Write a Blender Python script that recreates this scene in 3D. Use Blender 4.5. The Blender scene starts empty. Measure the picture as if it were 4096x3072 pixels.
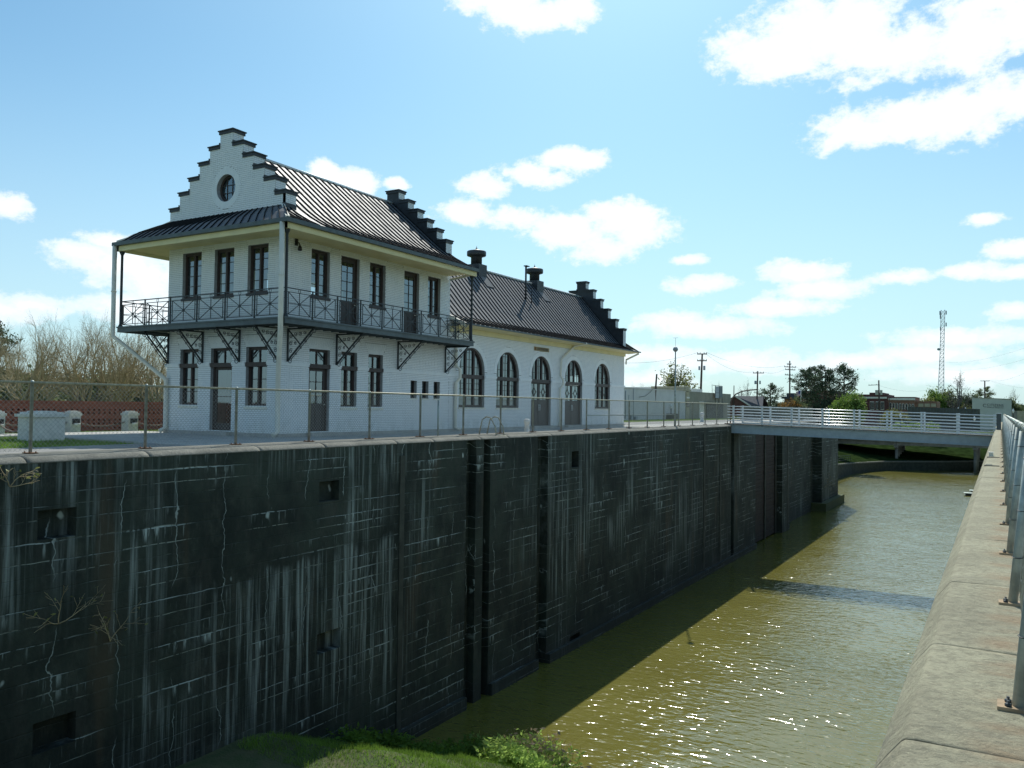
import bpy, bmesh, math, random
from mathutils import Vector, Matrix, Quaternion, noise as mnoise
R = math.radians
random.seed(7)
scene = bpy.context.scene
COL = scene.collection

# ------------------------------------------------------------------ camera
CAM = Vector((21.25, -20.121, 1.065))
YAW, PITCH, ROLL, FPX = R(30.756), R(1.545), R(.715), 3288.5
FW = Vector((-math.sin(YAW)*math.cos(PITCH), math.cos(YAW)*math.cos(PITCH), math.sin(PITCH)))
_rt = Vector((math.cos(YAW), math.sin(YAW), 0)); _up = _rt.cross(FW)
RT = _rt*math.cos(ROLL) + _up*math.sin(ROLL); UP = -_rt*math.sin(ROLL) + _up*math.cos(ROLL)
cam = bpy.data.objects.new('camera', bpy.data.cameras.new('camera'))
COL.objects.link(cam)
cam.matrix_world = Matrix(((RT.x, UP.x, -FW.x, CAM.x), (RT.y, UP.y, -FW.y, CAM.y), (RT.z, UP.z, -FW.z, CAM.z), (0, 0, 0, 1)))
cam.data.sensor_width = 36; cam.data.lens = FPX/4096*36
cam.data.clip_start = .05; cam.data.clip_end = 6000
scene.camera = cam
scene.render.resolution_x, scene.render.resolution_y = 1024, 768

def ray(u, v):                       # photograph pixel (4096 x 3072) -> direction
    return (FW + RT*((u-2048)/FPX) - UP*((v-1536)/FPX))
def P(u, v, Y=None, X=None, Z=None):  # the point of that direction on a plane
    d = ray(u, v)
    t = (Y-CAM.y)/d.y if Y is not None else (X-CAM.x)/d.x if X is not None else (Z-CAM.z)/d.z
    return CAM + d*t

# ------------------------------------------------------------------ world, sun, exposure
SUN_AZ, SUN_EL = 23.0, 48.5           # azimuth is measured from +Y towards -X
SUN = Vector((-math.sin(R(SUN_AZ))*math.cos(R(SUN_EL)), math.cos(R(SUN_AZ))*math.cos(R(SUN_EL)), math.sin(R(SUN_EL))))
def make_world():
    w = bpy.data.worlds.new('World'); scene.world = w; w.use_nodes = True
    nt = w.node_tree; nt.nodes.clear(); N = nt.nodes.new; Lk = nt.links.new
    def math_(op, a, b=None, c=None, clamp=False):
        n = N('ShaderNodeMath'); n.operation = op; n.use_clamp = clamp
        for i, q in enumerate((a, b, c)):
            if q is None: continue
            if isinstance(q, (int, float)): n.inputs[i].default_value = q
            else: Lk(q, n.inputs[i])
        return n.outputs[0]
    sky = N('ShaderNodeTexSky'); sky.sky_type = 'NISHITA'; sky.sun_disc = False
    sky.sun_elevation = R(SUN_EL); sky.sun_rotation = R(-SUN_AZ)
    sky.air_density = 1.0; sky.dust_density = 1.0; sky.ozone_density = 1.5
    tc = N('ShaderNodeTexCoord'); sp = N('ShaderNodeSeparateXYZ'); Lk(tc.outputs['Generated'], sp.inputs[0])
    x, y, z = sp.outputs
    az = math_('ARCTAN2', x, y); el = math_('ARCSINE', z)
    cb = N('ShaderNodeCombineXYZ'); Lk(az, cb.inputs[0]); Lk(el, cb.inputs[1])
    v = cb.outputs[0]
    rnd = random.Random(3)
    # clouds: centre in photograph pixels, half width and half height in pixels
    px = [(2000, 10, 190, 55), (2150, 70, 190, 70), (2290, 20, 110, 60),
          (3120, 200, 250, 120), (3330, 120, 340, 160), (3560, 200, 330, 120), (3880, 140, 260, 150), (4080, 60, 240, 150),
          (3420, 520, 190, 80), (3620, 470, 210, 90), (3850, 470, 210, 110), (4060, 380, 180, 110),
          (1300, 690, 60, 45), (1410, 730, 110, 55), (1580, 735, 50, 28),
          (1960, 740, 120, 50), (2120, 700, 140, 52), (2290, 640, 140, 50), 
          (1860, 850, 110, 45), (2060, 870, 120, 50), (2260, 920, 170, 70), (2480, 880, 150, 75), (2550, 930, 130, 70), (2440, 1000, 160, 52),
          (2830, 1140, 150, 38), (2760, 1040, 70, 22), (3200, 1090, 170, 45), (3280, 1160, 190, 42), (3120, 1230, 230, 38), 
          (2700, 1290, 150, 45), (2870, 1310, 250, 42), (3600, 1110, 140, 32), (3900, 1080, 150, 38), (4050, 1000, 120, 40), (4050, 1090, 120, 30),(4050,1240,110,36),
          (3940, 880, 90, 24), (3850, 1350, 330, 40), (3700, 1420, 340, 40), (3450,1440,260,40),
          (20, 830, 90, 50), (10, 1240, 190, 60), (430, 960, 110, 42), (330, 1010, 150, 50), (450, 1060, 230, 85), (600, 1120, 160, 110), (120, 1220, 200, 45), (560,1230,220,60),
          (2600, 1420, 260, 42), (2950, 1450, 420, 46), (2600,1520,200,40),(3850, 1500, 400, 45)]
    blobs = []
    for (u, vv, a, b) in px:
        d = ray(u, vv).normalized(); d1 = ray(u+a, vv).normalized(); d2 = ray(u, vv-b).normalized()
        A = math.atan2(d.x, d.y); E = math.asin(d.z)
        blobs.append((A, E, max(.008, math.hypot(math.atan2(d1.x, d1.y)-A, 0)), max(.006, abs(math.asin(d2.z)-E))))
    for k in range(22):                                  # the same kind of sky all the way round
        A = rnd.uniform(.15, 2*math.pi-1.25); A = A if A < math.pi else A-2*math.pi
        E = rnd.choice((rnd.uniform(.05, .3), rnd.uniform(.25, .8)))
        s = .4+.9*E
        blobs.append((A, E, rnd.uniform(.10, .22)*s, rnd.uniform(.03, .06)*s+.012))
    acc = None
    for (A, E, ra, re) in blobs:
        n = N('ShaderNodeVectorMath'); n.operation = 'MULTIPLY_ADD'; Lk(v, n.inputs[0])
        n.inputs[1].default_value = (1/ra, 1/re, 0); n.inputs[2].default_value = (-A/ra, -E/re, 0)
        l = N('ShaderNodeVectorMath'); l.operation = 'LENGTH'; Lk(n.outputs[0], l.inputs[0])
        if acc is None: acc = l.outputs['Value']
        else:
            m = N('ShaderNodeMath'); m.operation = 'SMOOTH_MIN'; Lk(acc, m.inputs[0]); Lk(l.outputs['Value'], m.inputs[1]); m.inputs[2].default_value = .25; acc = m.outputs[0]
    def fbm(scale, detail, rough, stretch, dist=0):
        mp = N('ShaderNodeVectorMath'); mp.operation = 'MULTIPLY'; Lk(v, mp.inputs[0]); mp.inputs[1].default_value = (1, stretch, 1)
        n = N('ShaderNodeTexNoise'); Lk(mp.outputs[0], n.inputs['Vector']); n.inputs['Scale'].default_value = scale
        n.inputs['Detail'].default_value = detail; n.inputs['Roughness'].default_value = rough; n.inputs['Distortion'].default_value = dist
        return n.outputs['Fac']
    big = fbm(16, 6, .6, 1.5, .4); fine = fbm(44, 6, .68, 1.4)
    f = math_('ADD', acc, math_('MULTIPLY', math_('SUBTRACT', big, .5), 2.0))
    f = math_('ADD', f, math_('MULTIPLY', math_('SUBTRACT', fine, .5), 1.7))
    mr = N('ShaderNodeMapRange'); mr.interpolation_type = 'SMOOTHSTEP'; Lk(f, mr.inputs['Value'])
    mr.inputs['From Min'].default_value = 1.32; mr.inputs['From Max'].default_value = .72
    # thinner veil towards the horizon
    dens = mr.outputs[0]
    hz = N('ShaderNodeMapRange'); Lk(el, hz.inputs['Value']); hz.inputs['From Min'].default_value = .02; hz.inputs['From Max'].default_value = .22
    hz.inputs['To Min'].default_value = .62; hz.inputs['To Max'].default_value = .97
    dens = math_('MULTIPLY', dens, hz.outputs[0])
    # greyer cloud bellies where the cloud is thick
    core = N('ShaderNodeMapRange'); core.interpolation_type = 'SMOOTHSTEP'; Lk(f, core.inputs['Value'])
    core.inputs['From Min'].default_value = .9; core.inputs['From Max'].default_value = -.2
    ccol = N('ShaderNodeMixRGB'); Lk(core.outputs[0], ccol.inputs[0])
    ccol.inputs[1].default_value = (6.6, 7.3, 7.7, 1); ccol.inputs[2].default_value = (9.0, 9.2, 9.3, 1)
    mix = N('ShaderNodeMixRGB'); Lk(dens, mix.inputs[0]); tint = N('ShaderNodeMixRGB'); tint.blend_type = 'MULTIPLY'; tint.inputs[0].default_value = 1; Lk(sky.outputs[0], tint.inputs[1]); tint.inputs[2].default_value = (.57, .855, .89, 1)
    hzf = N('ShaderNodeMapRange'); hzf.interpolation_type = 'SMOOTHSTEP'; Lk(el, hzf.inputs['Value']); hzf.inputs['From Min'].default_value = .42; hzf.inputs['From Max'].default_value = -.02; hzf.inputs['To Max'].default_value = .65
    hmix = N('ShaderNodeMixRGB'); Lk(hzf.outputs[0], hmix.inputs[0]); Lk(tint.outputs[0], hmix.inputs[1]); hmix.inputs[2].default_value = (4.6, 6.0, 6.8, 1)
    Lk(hmix.outputs[0], mix.inputs[1]); Lk(ccol.outputs[0], mix.inputs[2])
    bg = N('ShaderNodeBackground'); Lk(mix.outputs[0], bg.inputs[0]); bg.inputs[1].default_value = .12
    out = N('ShaderNodeOutputWorld'); Lk(bg.outputs[0], out.inputs[0])
    w.cycles.sampling_method = 'MANUAL'; w.cycles.sample_map_resolution = 512
make_world()
sl = bpy.data.lights.new('sun', 'SUN'); sl.energy = 3.5; sl.angle = R(.53); sl.color = (1, .965, .88)
sun = bpy.data.objects.new('sun', sl); COL.objects.link(sun); sun.rotation_euler = SUN.to_track_quat('Z', 'Y').to_euler()
sun.location = (-60, 90, 120)
vs = scene.view_settings; vs.view_transform = 'Standard'; vs.look = 'None'; vs.gamma = 1; vs.exposure = .28; vs.use_curve_mapping = False

# ------------------------------------------------------------------ materials
class NT:
    def __init__(s, name):
        s.m = bpy.data.materials.new(name); s.m.use_nodes = True
        s.t = s.m.node_tree; s.b = s.t.nodes['Principled BSDF']; s.tc = s.t.nodes.new('ShaderNodeTexCoord')
        s.geo = s.t.nodes.new('ShaderNodeNewGeometry'); s.co = s.geo.outputs['Position']
    def n(s, k, **kw):
        q = s.t.nodes.new(k)
        for a, b in kw.items(): setattr(q, a, b)
        return q
    def l(s, a, b): s.t.links.new(a, b)
    def put(s, sock, val):
        if isinstance(val, bpy.types.NodeSocket): s.l(val, sock)
        elif isinstance(val, (tuple, list)) and len(val) == 3 and sock.type == 'RGBA': sock.default_value = (*val, 1)
        else: sock.default_value = val
    def mul(s, vec, sc):
        q = s.n('ShaderNodeVectorMath', operation='MULTIPLY'); s.put(q.inputs[0], vec); q.inputs[1].default_value = sc; return q.outputs[0]
    def noise(s, scale=5, detail=4, rough=.55, vec=None, dist=0, stretch=None):
        v = vec or s.co
        if stretch: v = s.mul(v, stretch)
        q = s.n('ShaderNodeTexNoise'); s.l(v, q.inputs['Vector'])
        q.inputs['Scale'].default_value = scale; q.inputs['Detail'].default_value = detail
        q.inputs['Roughness'].default_value = rough; q.inputs['Distortion'].default_value = dist
        return q.outputs['Fac']
    def ramp(s, f, a, b, ca=0., cb=1.):
        q = s.n('ShaderNodeMapRange'); q.clamp = True; q.interpolation_type = 'SMOOTHSTEP'
        s.put(q.inputs['Value'], f); q.inputs['From Min'].default_value = a; q.inputs['From Max'].default_value = b
        q.inputs['To Min'].default_value = ca; q.inputs['To Max'].default_value = cb; return q.outputs[0]
    def mix(s, f, a, b, mode='MIX'):
        q = s.n('ShaderNodeMixRGB', blend_type=mode); s.put(q.inputs[0], f); s.put(q.inputs[1], a); s.put(q.inputs[2], b); return q.outputs[0]
    def math(s, op, a, b=0.):
        q = s.n('ShaderNodeMath', operation=op); s.put(q.inputs[0], a); s.put(q.inputs[1], b); return q.outputs[0]
    def bump(s, h, strength=.3, dist=.02, prev=None):
        q = s.n('ShaderNodeBump'); s.put(q.inputs['Height'], h); q.inputs['Strength'].default_value = strength; q.inputs['Distance'].default_value = dist
        if prev: s.l(prev, q.inputs['Normal'])
        return q.outputs[0]
    def out(s, col=None, rough=None, metal=None, normal=None, spec=None):
        if col is not None: s.put(s.b.inputs['Base Color'], col)
        if rough is not None: s.put(s.b.inputs['Roughness'], rough)
        if metal is not None: s.put(s.b.inputs['Metallic'], metal)
        if spec is not None: s.put(s.b.inputs['Specular IOR Level'], spec)
        if normal is not None: s.l(normal, s.b.inputs['Normal'])
        return s.m
M = {}
def simple(name, col, rough=.6, metal=0., var=.25, scale=6, bump=0., bdist=.01, bscale=None, spec=None, stretch=None):
    t = NT(name); n = t.noise(scale, 5, .6, stretch=stretch)
    dark = tuple(c*(1-var) for c in col); lite = tuple(min(1, c*(1+var)) for c in col)
    c = t.mix(t.ramp(n, .3, .7), dark, lite)
    nm = t.bump(t.noise(bscale or scale*4, 4), bump, bdist) if bump else None
    M[name] = t.out(c, rough, metal, nm, spec); return M[name]
def m_white():
    t = NT('white_brick'); sep = t.n('ShaderNodeSeparateXYZ'); t.l(t.co, sep.inputs[0])
    c = t.mix(t.ramp(t.noise(3, 4), .3, .7), (.80, .84, .85), (.86, .885, .88))
    c = t.mix(t.ramp(t.noise(11, 4, .7), .55, .75, 0, .35), c, (.62, .66, .64))
    c = t.mix(t.ramp(t.noise(1.6, 5, .7, stretch=(2.2, 2.2, .25)), .55, .8, 0, .35), c, (.55, .57, .52))
    g = t.math('MULTIPLY', t.ramp(sep.outputs[2], .8, -.1), t.ramp(t.noise(2.2, 5, .7, stretch=(1.5, 1.5, .6)), .4, .7, 0, .5))
    M['white_brick'] = t.out(t.mix(g, c, (.42, .44, .38)), .55, 0, t.bump(t.noise(40, 4), .15, .01))
m_white()
simple('mortar', (.36, .37, .37), .9, var=.15, scale=8)
simple('white_trim', (.74, .72, .62), .5, var=.06, scale=4)
simple('cream', (.76, .68, .38), .55, var=.05, scale=2)  # yellowed beyond plain cream so that its bounce warms the wall tops
simple('iron_fascia', (.085, .11, .115), .5, var=.2, scale=3)
simple('iron_dark', (.018, .026, .03), .45, var=.3, scale=12)
simple('brown_frame', (.048, .032, .028), .5, var=.25, scale=8)
simple('door_panel', (.055, .042, .038), .5, var=.2, scale=5, stretch=(3, 3, .3))
simple('dark_room', (.012, .012, .012), .9, var=.1)
simple('room_wall', (.06, .06, .055), .9, var=.1)
simple('vent_metal', (.03, .034, .038), .5, var=.25, scale=5)
simple('galvanised', (.36, .41, .38), .5, .35, var=.25, scale=9)
simple('wire', (.30, .33, .30), .5, .4, var=.2, scale=20)
simple('rail_top', (.34, .32, .22), .5, .3, var=.3, scale=9)
simple('rust', (.20, .10, .045), .85, var=.4, scale=14, bump=.4)
simple('plate_tan', (.34, .245, .15), .85, var=.3, scale=12, bump=.3)
simple('bridge_paint', (.36, .44, .46), .35, var=.08, scale=3, spec=.6)
simple('bridge_rail', (.66, .71, .72), .3, .2, var=.06, scale=6, spec=.7)
simple('bridge_wood', (.12, .095, .07), .85, var=.35, scale=5, bump=.3, stretch=(.3, 3, 1))
simple('pillar_white', (.70, .69, .64), .8, var=.12, scale=7, bump=.25, bscale=60)
simple('lamp_black', (.012, .012, .013), .4, var=.2)
simple('chain', (.16, .13, .10), .6, .5, var=.4, scale=30)
simple('gray_wall', (.58, .58, .56), .85, var=.07, scale=.7, bump=.1)
simple('tan_wall', (.26, .25, .19), .85, var=.15, scale=.8)
simple('pale_wall', (.55, .56, .50), .8, var=.06, scale=.6)
simple('screen_wall', (.10, .10, .085), .85, var=.2, scale=1.5)
simple('white_roofing', (.78, .77, .70), .6, var=.08)
simple('slate_roof', (.07, .075, .085), .8, var=.25, scale=3)
simple('tan_stone', (.42, .38, .26), .85, var=.15, scale=3)
simple('window_dark', (.02, .022, .026), .12, var=.2, spec=.8)
simple('pole_wood', (.075, .055, .042), .9, var=.35, scale=4, stretch=(6, 6, .5), bump=.3)
simple('transformer', (.30, .34, .36), .45, var=.1)
simple('tower_steel', (.62, .62, .64), .5, .2, var=.1)  # pale tone fades the mast in place of distance haze
simple('tower_red', (.50, .16, .12), .6, var=.2)
simple('globe_white', (.82, .82, .78), .3, var=.04)
simple('letter_dark', (.05, .055, .06), .6, var=.1)
simple('sign_tan', (.36, .29, .16), .8, var=.2, scale=6)
simple('timber', (.032, .021, .015), .85, var=.35, scale=3, stretch=(1, 1, .3), bump=.3)
simple('bank_concrete', (.24, .23, .20), .95, spec=.1, var=.2, scale=1.2, bump=.2)
simple('flag_red', (.50, .05, .05), .8, var=.1); simple('flag_white', (.8, .8, .78), .8, var=.05); simple('flag_blue', (.03, .05, .22), .8, var=.1)
simple('bark', (.115, .095, .068), .9, var=.35, scale=4, bump=.5, stretch=(3, 3, .6))
simple('bark_golden_lit', (.27, .225, .115), .9, var=.4, scale=1.2, bump=.4)  # warm bark tone painted in for golden light low on the left trees
simple('twig', (.40, .325, .19), .9, var=.3, scale=2)  # yellowed to carry the golden light on the left trees
simple('bark_grey', (.12, .11, .10), .9, var=.3, scale=2)
def leafmat(name, col, var=.35, trans=.4):
    t = NT(name); inf = t.n('ShaderNodeObjectInfo')
    n = t.noise(.9, 4, .6); n2 = t.noise(9, 2, .5)
    c = t.mix(t.ramp(n, .3, .7), tuple(c*(1-var) for c in col), tuple(c*(1+var) for c in col))
    c = t.mix(t.ramp(n2, .55, .75, 0, .5), c, tuple(c*1.5 for c in col))
    t.out(c, .6); d = t.n('ShaderNodeBsdfTranslucent'); t.put(d.inputs[0], c); mx = t.n('ShaderNodeMixShader'); mx.inputs[0].default_value = trans
    t.l(t.b.outputs[0], mx.inputs[1]); t.l(d.outputs[0], mx.inputs[2]); t.l(mx.outputs[0], t.t.nodes['Material Output'].inputs[0])
    M[name] = t.m
leafmat('leaf_pine', (.06, .095, .05)); leafmat('leaf_oak', (.20, .21, .06)); leafmat('leaf_bright', (.17, .26, .05)); leafmat('leaf_olive', (.14, .165, .07))
leafmat('leaf_dark', (.05, .08, .04)); leafmat('leaf_bud', (.34, .28, .15), .3, .3); leafmat('leaf_orange', (.26, .15, .04)); leafmat('grass_blade', (.17, .29, .04), .3, .45); leafmat('weed_leaf', (.34, .48, .12), .35, .5); leafmat('dry_stalk', (.34, .26, .16), .25, .2)
def m_roof():
    t = NT('roof_metal'); n = t.noise(1.3, 4, .6, stretch=(.4, 1, .4))
    c = t.mix(t.ramp(n, .3, .7), (.072, .080, .090), (.098, .106, .116))
    t.b.inputs['Specular IOR Level'].default_value = 1.0
    M['roof_metal'] = t.out(c, t.ramp(t.noise(2, 3), .3, .7, .58, .66), 0.)
m_roof(); simple('roof_seam', (.012, .014, .016), .85, var=.2, spec=.2)
def m_glass():
    t = NT('glass'); t.t.nodes.remove(t.b)
    fr = t.n('ShaderNodeFresnel'); fr.inputs[0].default_value = 2.8
    tr = t.n('ShaderNodeBsdfTransparent'); tr.inputs[0].default_value = (.45, .50, .52, 1)
    gl = t.n('ShaderNodeBsdfGlossy'); gl.inputs['Roughness'].default_value = .03; gl.inputs[0].default_value = (.82, .95, 1, 1)
    b = t.n('ShaderNodeBump'); b.inputs['Strength'].default_value = .05; b.inputs['Distance'].default_value = .02; t.l(t.noise(2.5, 2), b.inputs['Height']); t.l(b.outputs[0], gl.inputs['Normal'])
    mx = t.n('ShaderNodeMixShader'); t.l(fr.outputs[0], mx.inputs[0]); t.l(tr.outputs[0], mx.inputs[1]); t.l(gl.outputs[0], mx.inputs[2])
    t.l(mx.outputs[0], t.t.nodes['Material Output'].inputs[0]); M['glass'] = t.m
m_glass()
def m_lockwall():
    t = NT('lock_concrete'); co = t.co
    wob = t.noise(.7, 3); 
    sep = t.n('ShaderNodeSeparateXYZ'); t.l(co, sep.inputs[0]); y, z = sep.outputs[1], sep.outputs[2]
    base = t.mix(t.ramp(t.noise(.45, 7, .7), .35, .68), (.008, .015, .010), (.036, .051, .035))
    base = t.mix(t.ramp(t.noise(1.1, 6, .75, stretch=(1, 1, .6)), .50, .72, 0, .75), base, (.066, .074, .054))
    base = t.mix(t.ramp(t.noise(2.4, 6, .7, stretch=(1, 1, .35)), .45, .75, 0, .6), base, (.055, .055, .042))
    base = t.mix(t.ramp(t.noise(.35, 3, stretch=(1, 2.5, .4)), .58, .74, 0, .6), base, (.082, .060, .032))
    # board courses: thin irregular joints every .31 m
    zz = t.math('ADD', t.math('MULTIPLY', z, 1/.33), t.math('ADD', t.math('MULTIPLY', t.math('SUBTRACT', t.noise(2.2, 4), .5), .16), t.math('MULTIPLY', t.math('SUBTRACT', t.noise(.9, 1, stretch=(1, .02, 1)), .5), 1.6)))
    fr = t.math('FRACT', zz)
    row = t.math('FLOOR', zz)
    cb = t.n('ShaderNodeCombineXYZ'); t.l(t.math('MULTIPLY', y, .33), cb.inputs[0]); t.l(t.math('MULTIPLY', row, 7.31), cb.inputs[1])
    rown = t.n('ShaderNodeTexNoise'); t.l(cb.outputs[0], rown.inputs['Vector']); rown.inputs['Scale'].default_value = 1.; rown.inputs['Detail'].default_value = 4
    rm = t.math('MULTIPLY', t.ramp(rown.outputs[0], .48, .60), t.ramp(t.noise(.5, 3), .35, .6, .25, 1.))
    edge = t.math('MINIMUM', fr, t.math('SUBTRACT', 1., fr))
    line = t.math('MULTIPLY', t.ramp(edge, .07, .02), rm)
    line = t.math('MULTIPLY', line, t.ramp(t.noise(9, 4), .33, .52))
    # drips under the joints: short white runs
    dn = t.noise(1, 5, .7, vec=t.mul(co, (0.2, 6.5, .5)))
    dr = t.math('MULTIPLY', t.ramp(dn, .54, .64), t.ramp(fr, .0, .9))
    dr = t.math('MULTIPLY', dr, t.math('MULTIPLY', rm, t.ramp(t.noise(.55, 3), .42, .56)))
    # broad pale curtains of lime
    cur = t.math('MULTIPLY', t.ramp(t.noise(1, 6, .72, vec=t.mul(co, (.2, 5, .16))), .47, .68), t.math('MAXIMUM', t.ramp(t.noise(.24, 2, vec=t.mul(co, (1, 1, .8))), .51, .65), t.math('MULTIPLY', t.math('MULTIPLY', t.ramp(y, -8.2, -6.0), t.ramp(y, 1.2, -.8)), t.math('MULTIPLY', t.ramp(t.math('ADD', z, t.math('MULTIPLY', t.noise(.8, 3), 2.)), -1.9, -2.3), t.ramp(t.math('ADD', z, t.math('MULTIPLY', t.noise(1.5, 3, stretch=(1, 1, .01)), 5.)), -5.5, -3.6)))))
    # vertical cracks with lime
    vy = t.math('ADD', t.math('MULTIPLY', y, 1/1.35), t.math('MULTIPLY', t.math('SUBTRACT', t.noise(1.2, 4), .5), .5))
    vrow = t.math('FLOOR', t.math('MULTIPLY', z, .7))
    cb2 = t.n('ShaderNodeCombineXYZ'); t.l(t.math('FLOOR', vy), cb2.inputs[0]); t.l(t.math('MULTIPLY', z, .55), cb2.inputs[1])
    vn = t.n('ShaderNodeTexNoise'); t.l(t.mul(cb2.outputs[0], (3.7, 1, 1)), vn.inputs['Vector']); vn.inputs['Scale'].default_value = 1.; vn.inputs['Detail'].default_value = 2
    vf = t.math('FRACT', vy); ve = t.math('MINIMUM', vf, t.math('SUBTRACT', 1., vf))
    crack = t.math('MULTIPLY', t.ramp(ve, .017, .004), t.ramp(vn.outputs[0], .53, .60))
    lime = t.math('MAXIMUM', t.math('MAXIMUM', t.math('MULTIPLY', line, .9), t.math('MULTIPLY', dr, .85)), t.math('MAXIMUM', t.math('MULTIPLY', crack, .6), t.math('MULTIPLY', cur, .55)))
    spots = t.math('MULTIPLY', t.ramp(t.noise(2.1, 2, vec=t.mul(co, (1, 1, .55))), .73, .78), .8)
    lime = t.math('MAXIMUM', lime, spots)
    c = t.mix(lime, base, (.50, .58, .53))
    # algae band and paler washed zone just over the water
    c = t.mix(t.ramp(t.math('ADD', z, t.math('MULTIPLY', t.math('SUBTRACT', wob, .5), .5)), -8.2, -8.9, 0, .5), c, (.035, .038, .03))
    hgt = t.math('SUBTRACT', t.noise(14, 5), t.math('MULTIPLY', t.ramp(edge, .05, 0), .9))
    M['lock_concrete'] = t.out(c, .85, 0, t.bump(hgt, .45, .02))
m_lockwall()
def m_coping(name, ca, cb, rust=True):
    t = NT(name)
    c = t.mix(t.ramp(t.noise(1.6, 6, .65), .3, .7), ca, cb)
    c = t.mix(t.ramp(t.noise(22, 5, .75), .40, .65, 0, .5), c, tuple(q*.5 for q in ca))
    c = t.mix(t.ramp(t.noise(70, 2, .6), .62, .72, 0, .4), c, tuple(min(1, q*1.35) for q in cb))
    c = t.mix(t.ramp(t.noise(.9, 5, .7, stretch=(.6, 2, 1)), .58, .75, 0, .5), c, (.16, .155, .13))
    if rust:
        sep = t.n('ShaderNodeSeparateXYZ'); t.l(t.co, sep.inputs[0])
        r = t.math('MULTIPLY', t.ramp(sep.outputs[0], 21.10, 21.28), t.ramp(t.noise(3, 5, .65, stretch=(.5, 1.4, 1)), .40, .68))
        c = t.mix(t.math('MULTIPLY', r, .7), c, (.32, .20, .105))
    h = t.math('ADD', t.noise(60, 6, .7), t.math('MULTIPLY', t.noise(9, 4), 1.2))
    M[name] = t.out(c, .9, 0, t.bump(h, .9, .018))
m_coping('coping_sun', (.30, .28, .19), (.43, .405, .275)); m_coping('coping_left', (.15, .15, .125), (.25, .245, .205), False); simple('strip_dark', (.055, .06, .045), .85, var=.3, scale=2)  # left coping's colour is darkened to stand in for the house's shade
m_coping('pavement', (.42, .41, .38), (.56, .55, .50), False)
def m_water():
    t = NT('canal_water'); 
    c = t.mix(t.ramp(t.noise(.11, 4, .6), .3, .7), (.145, .134, .026), (.18, .168, .036))
    w1 = t.noise(1, 1.5, .5, vec=t.mul(t.co, (2.0, 3.9, 1)), dist=.5); w2 = t.noise(1, 2, .5, vec=t.mul(t.co, (4.5, 7.5, 1)), dist=.3); w3 = t.noise(.35, 2)
    calm = t.ramp(w3, .3, .7, .6, 1.)
    h = t.math('MULTIPLY', t.math('ADD', w1, t.math('MULTIPLY', w2, .2)), calm)
    t.b.inputs['IOR'].default_value = 1.68
    M['canal_water'] = t.out(c, .13, 0, t.bump(h, 1., .064), .5)
m_water()
def m_ground():
    t = NT('ground_mix')
    c = t.mix(t.ramp(t.noise(.08, 6, .6), .4, .6), (.07, .12, .028), (.13, .145, .05))
    c = t.mix(t.ramp(t.noise(1.4, 6, .7), .45, .7, 0, .6), c, (.11, .17, .035))
    M['ground_mix'] = t.out(c, 1., 0, t.bump(t.noise(30, 4), .6, .04), .05)
    t = NT('asphalt'); c = t.mix(t.ramp(t.noise(.5, 5), .3, .7), (.20, .195, .18), (.30, .29, .265)); c = t.mix(t.ramp(t.noise(60, 3), .5, .7, 0, .4), c, (.14, .14, .13))
    M['asphalt'] = t.out(c, .9, 0, t.bump(t.noise(60, 4), .3, .01))
    t = NT('soil'); c = t.mix(t.ramp(t.noise(2, 6, .7), .3, .7), (.05, .08, .022), (.10, .10, .045)); M['soil'] = t.out(c, .95, 0, t.bump(t.noise(20, 4), .6, .05))
m_ground()
def m_brick():
    t = NT('red_brick'); sep = t.n('ShaderNodeSeparateXYZ'); t.l(t.co, sep.inputs[0]); cb = t.n('ShaderNodeCombineXYZ')
    t.l(t.math('ADD', sep.outputs[0], sep.outputs[1]), cb.inputs[0]); t.l(sep.outputs[2], cb.inputs[1])
    b = t.n('ShaderNodeTexBrick'); t.l(cb.outputs[0], b.inputs['Vector']); b.inputs['Scale'].default_value = 1
    b.inputs['Brick Width'].default_value = .22; b.inputs['Row Height'].default_value = .075; b.inputs['Mortar Size'].default_value = .005
    b.inputs['Color1'].default_value = (.36, .10, .065, 1); b.inputs['Color2'].default_value = (.27, .078, .05, 1); b.inputs['Mortar'].default_value = (.30, .17, .13, 1)
    M['red_brick'] = t.out(b.outputs[0], .85)
m_brick()
simple('bank_grass_shaded', (.022, .038, .012), 1., var=.4, scale=.8, bump=.5, spec=.0)  # grass colour darkened in place of the shade under the road bridge
simple('pipe_brown', (.10, .075, .055), .7, var=.3)
simple('red_brick_piece', (.33, .10, .065), .85, var=.3, scale=3, bump=.3)
simple('brick_dark', (.115, .048, .04), .85, var=.25, scale=1.5)
simple('brick_tan', (.24, .13, .085), .85, var=.2, scale=1.5)

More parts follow.
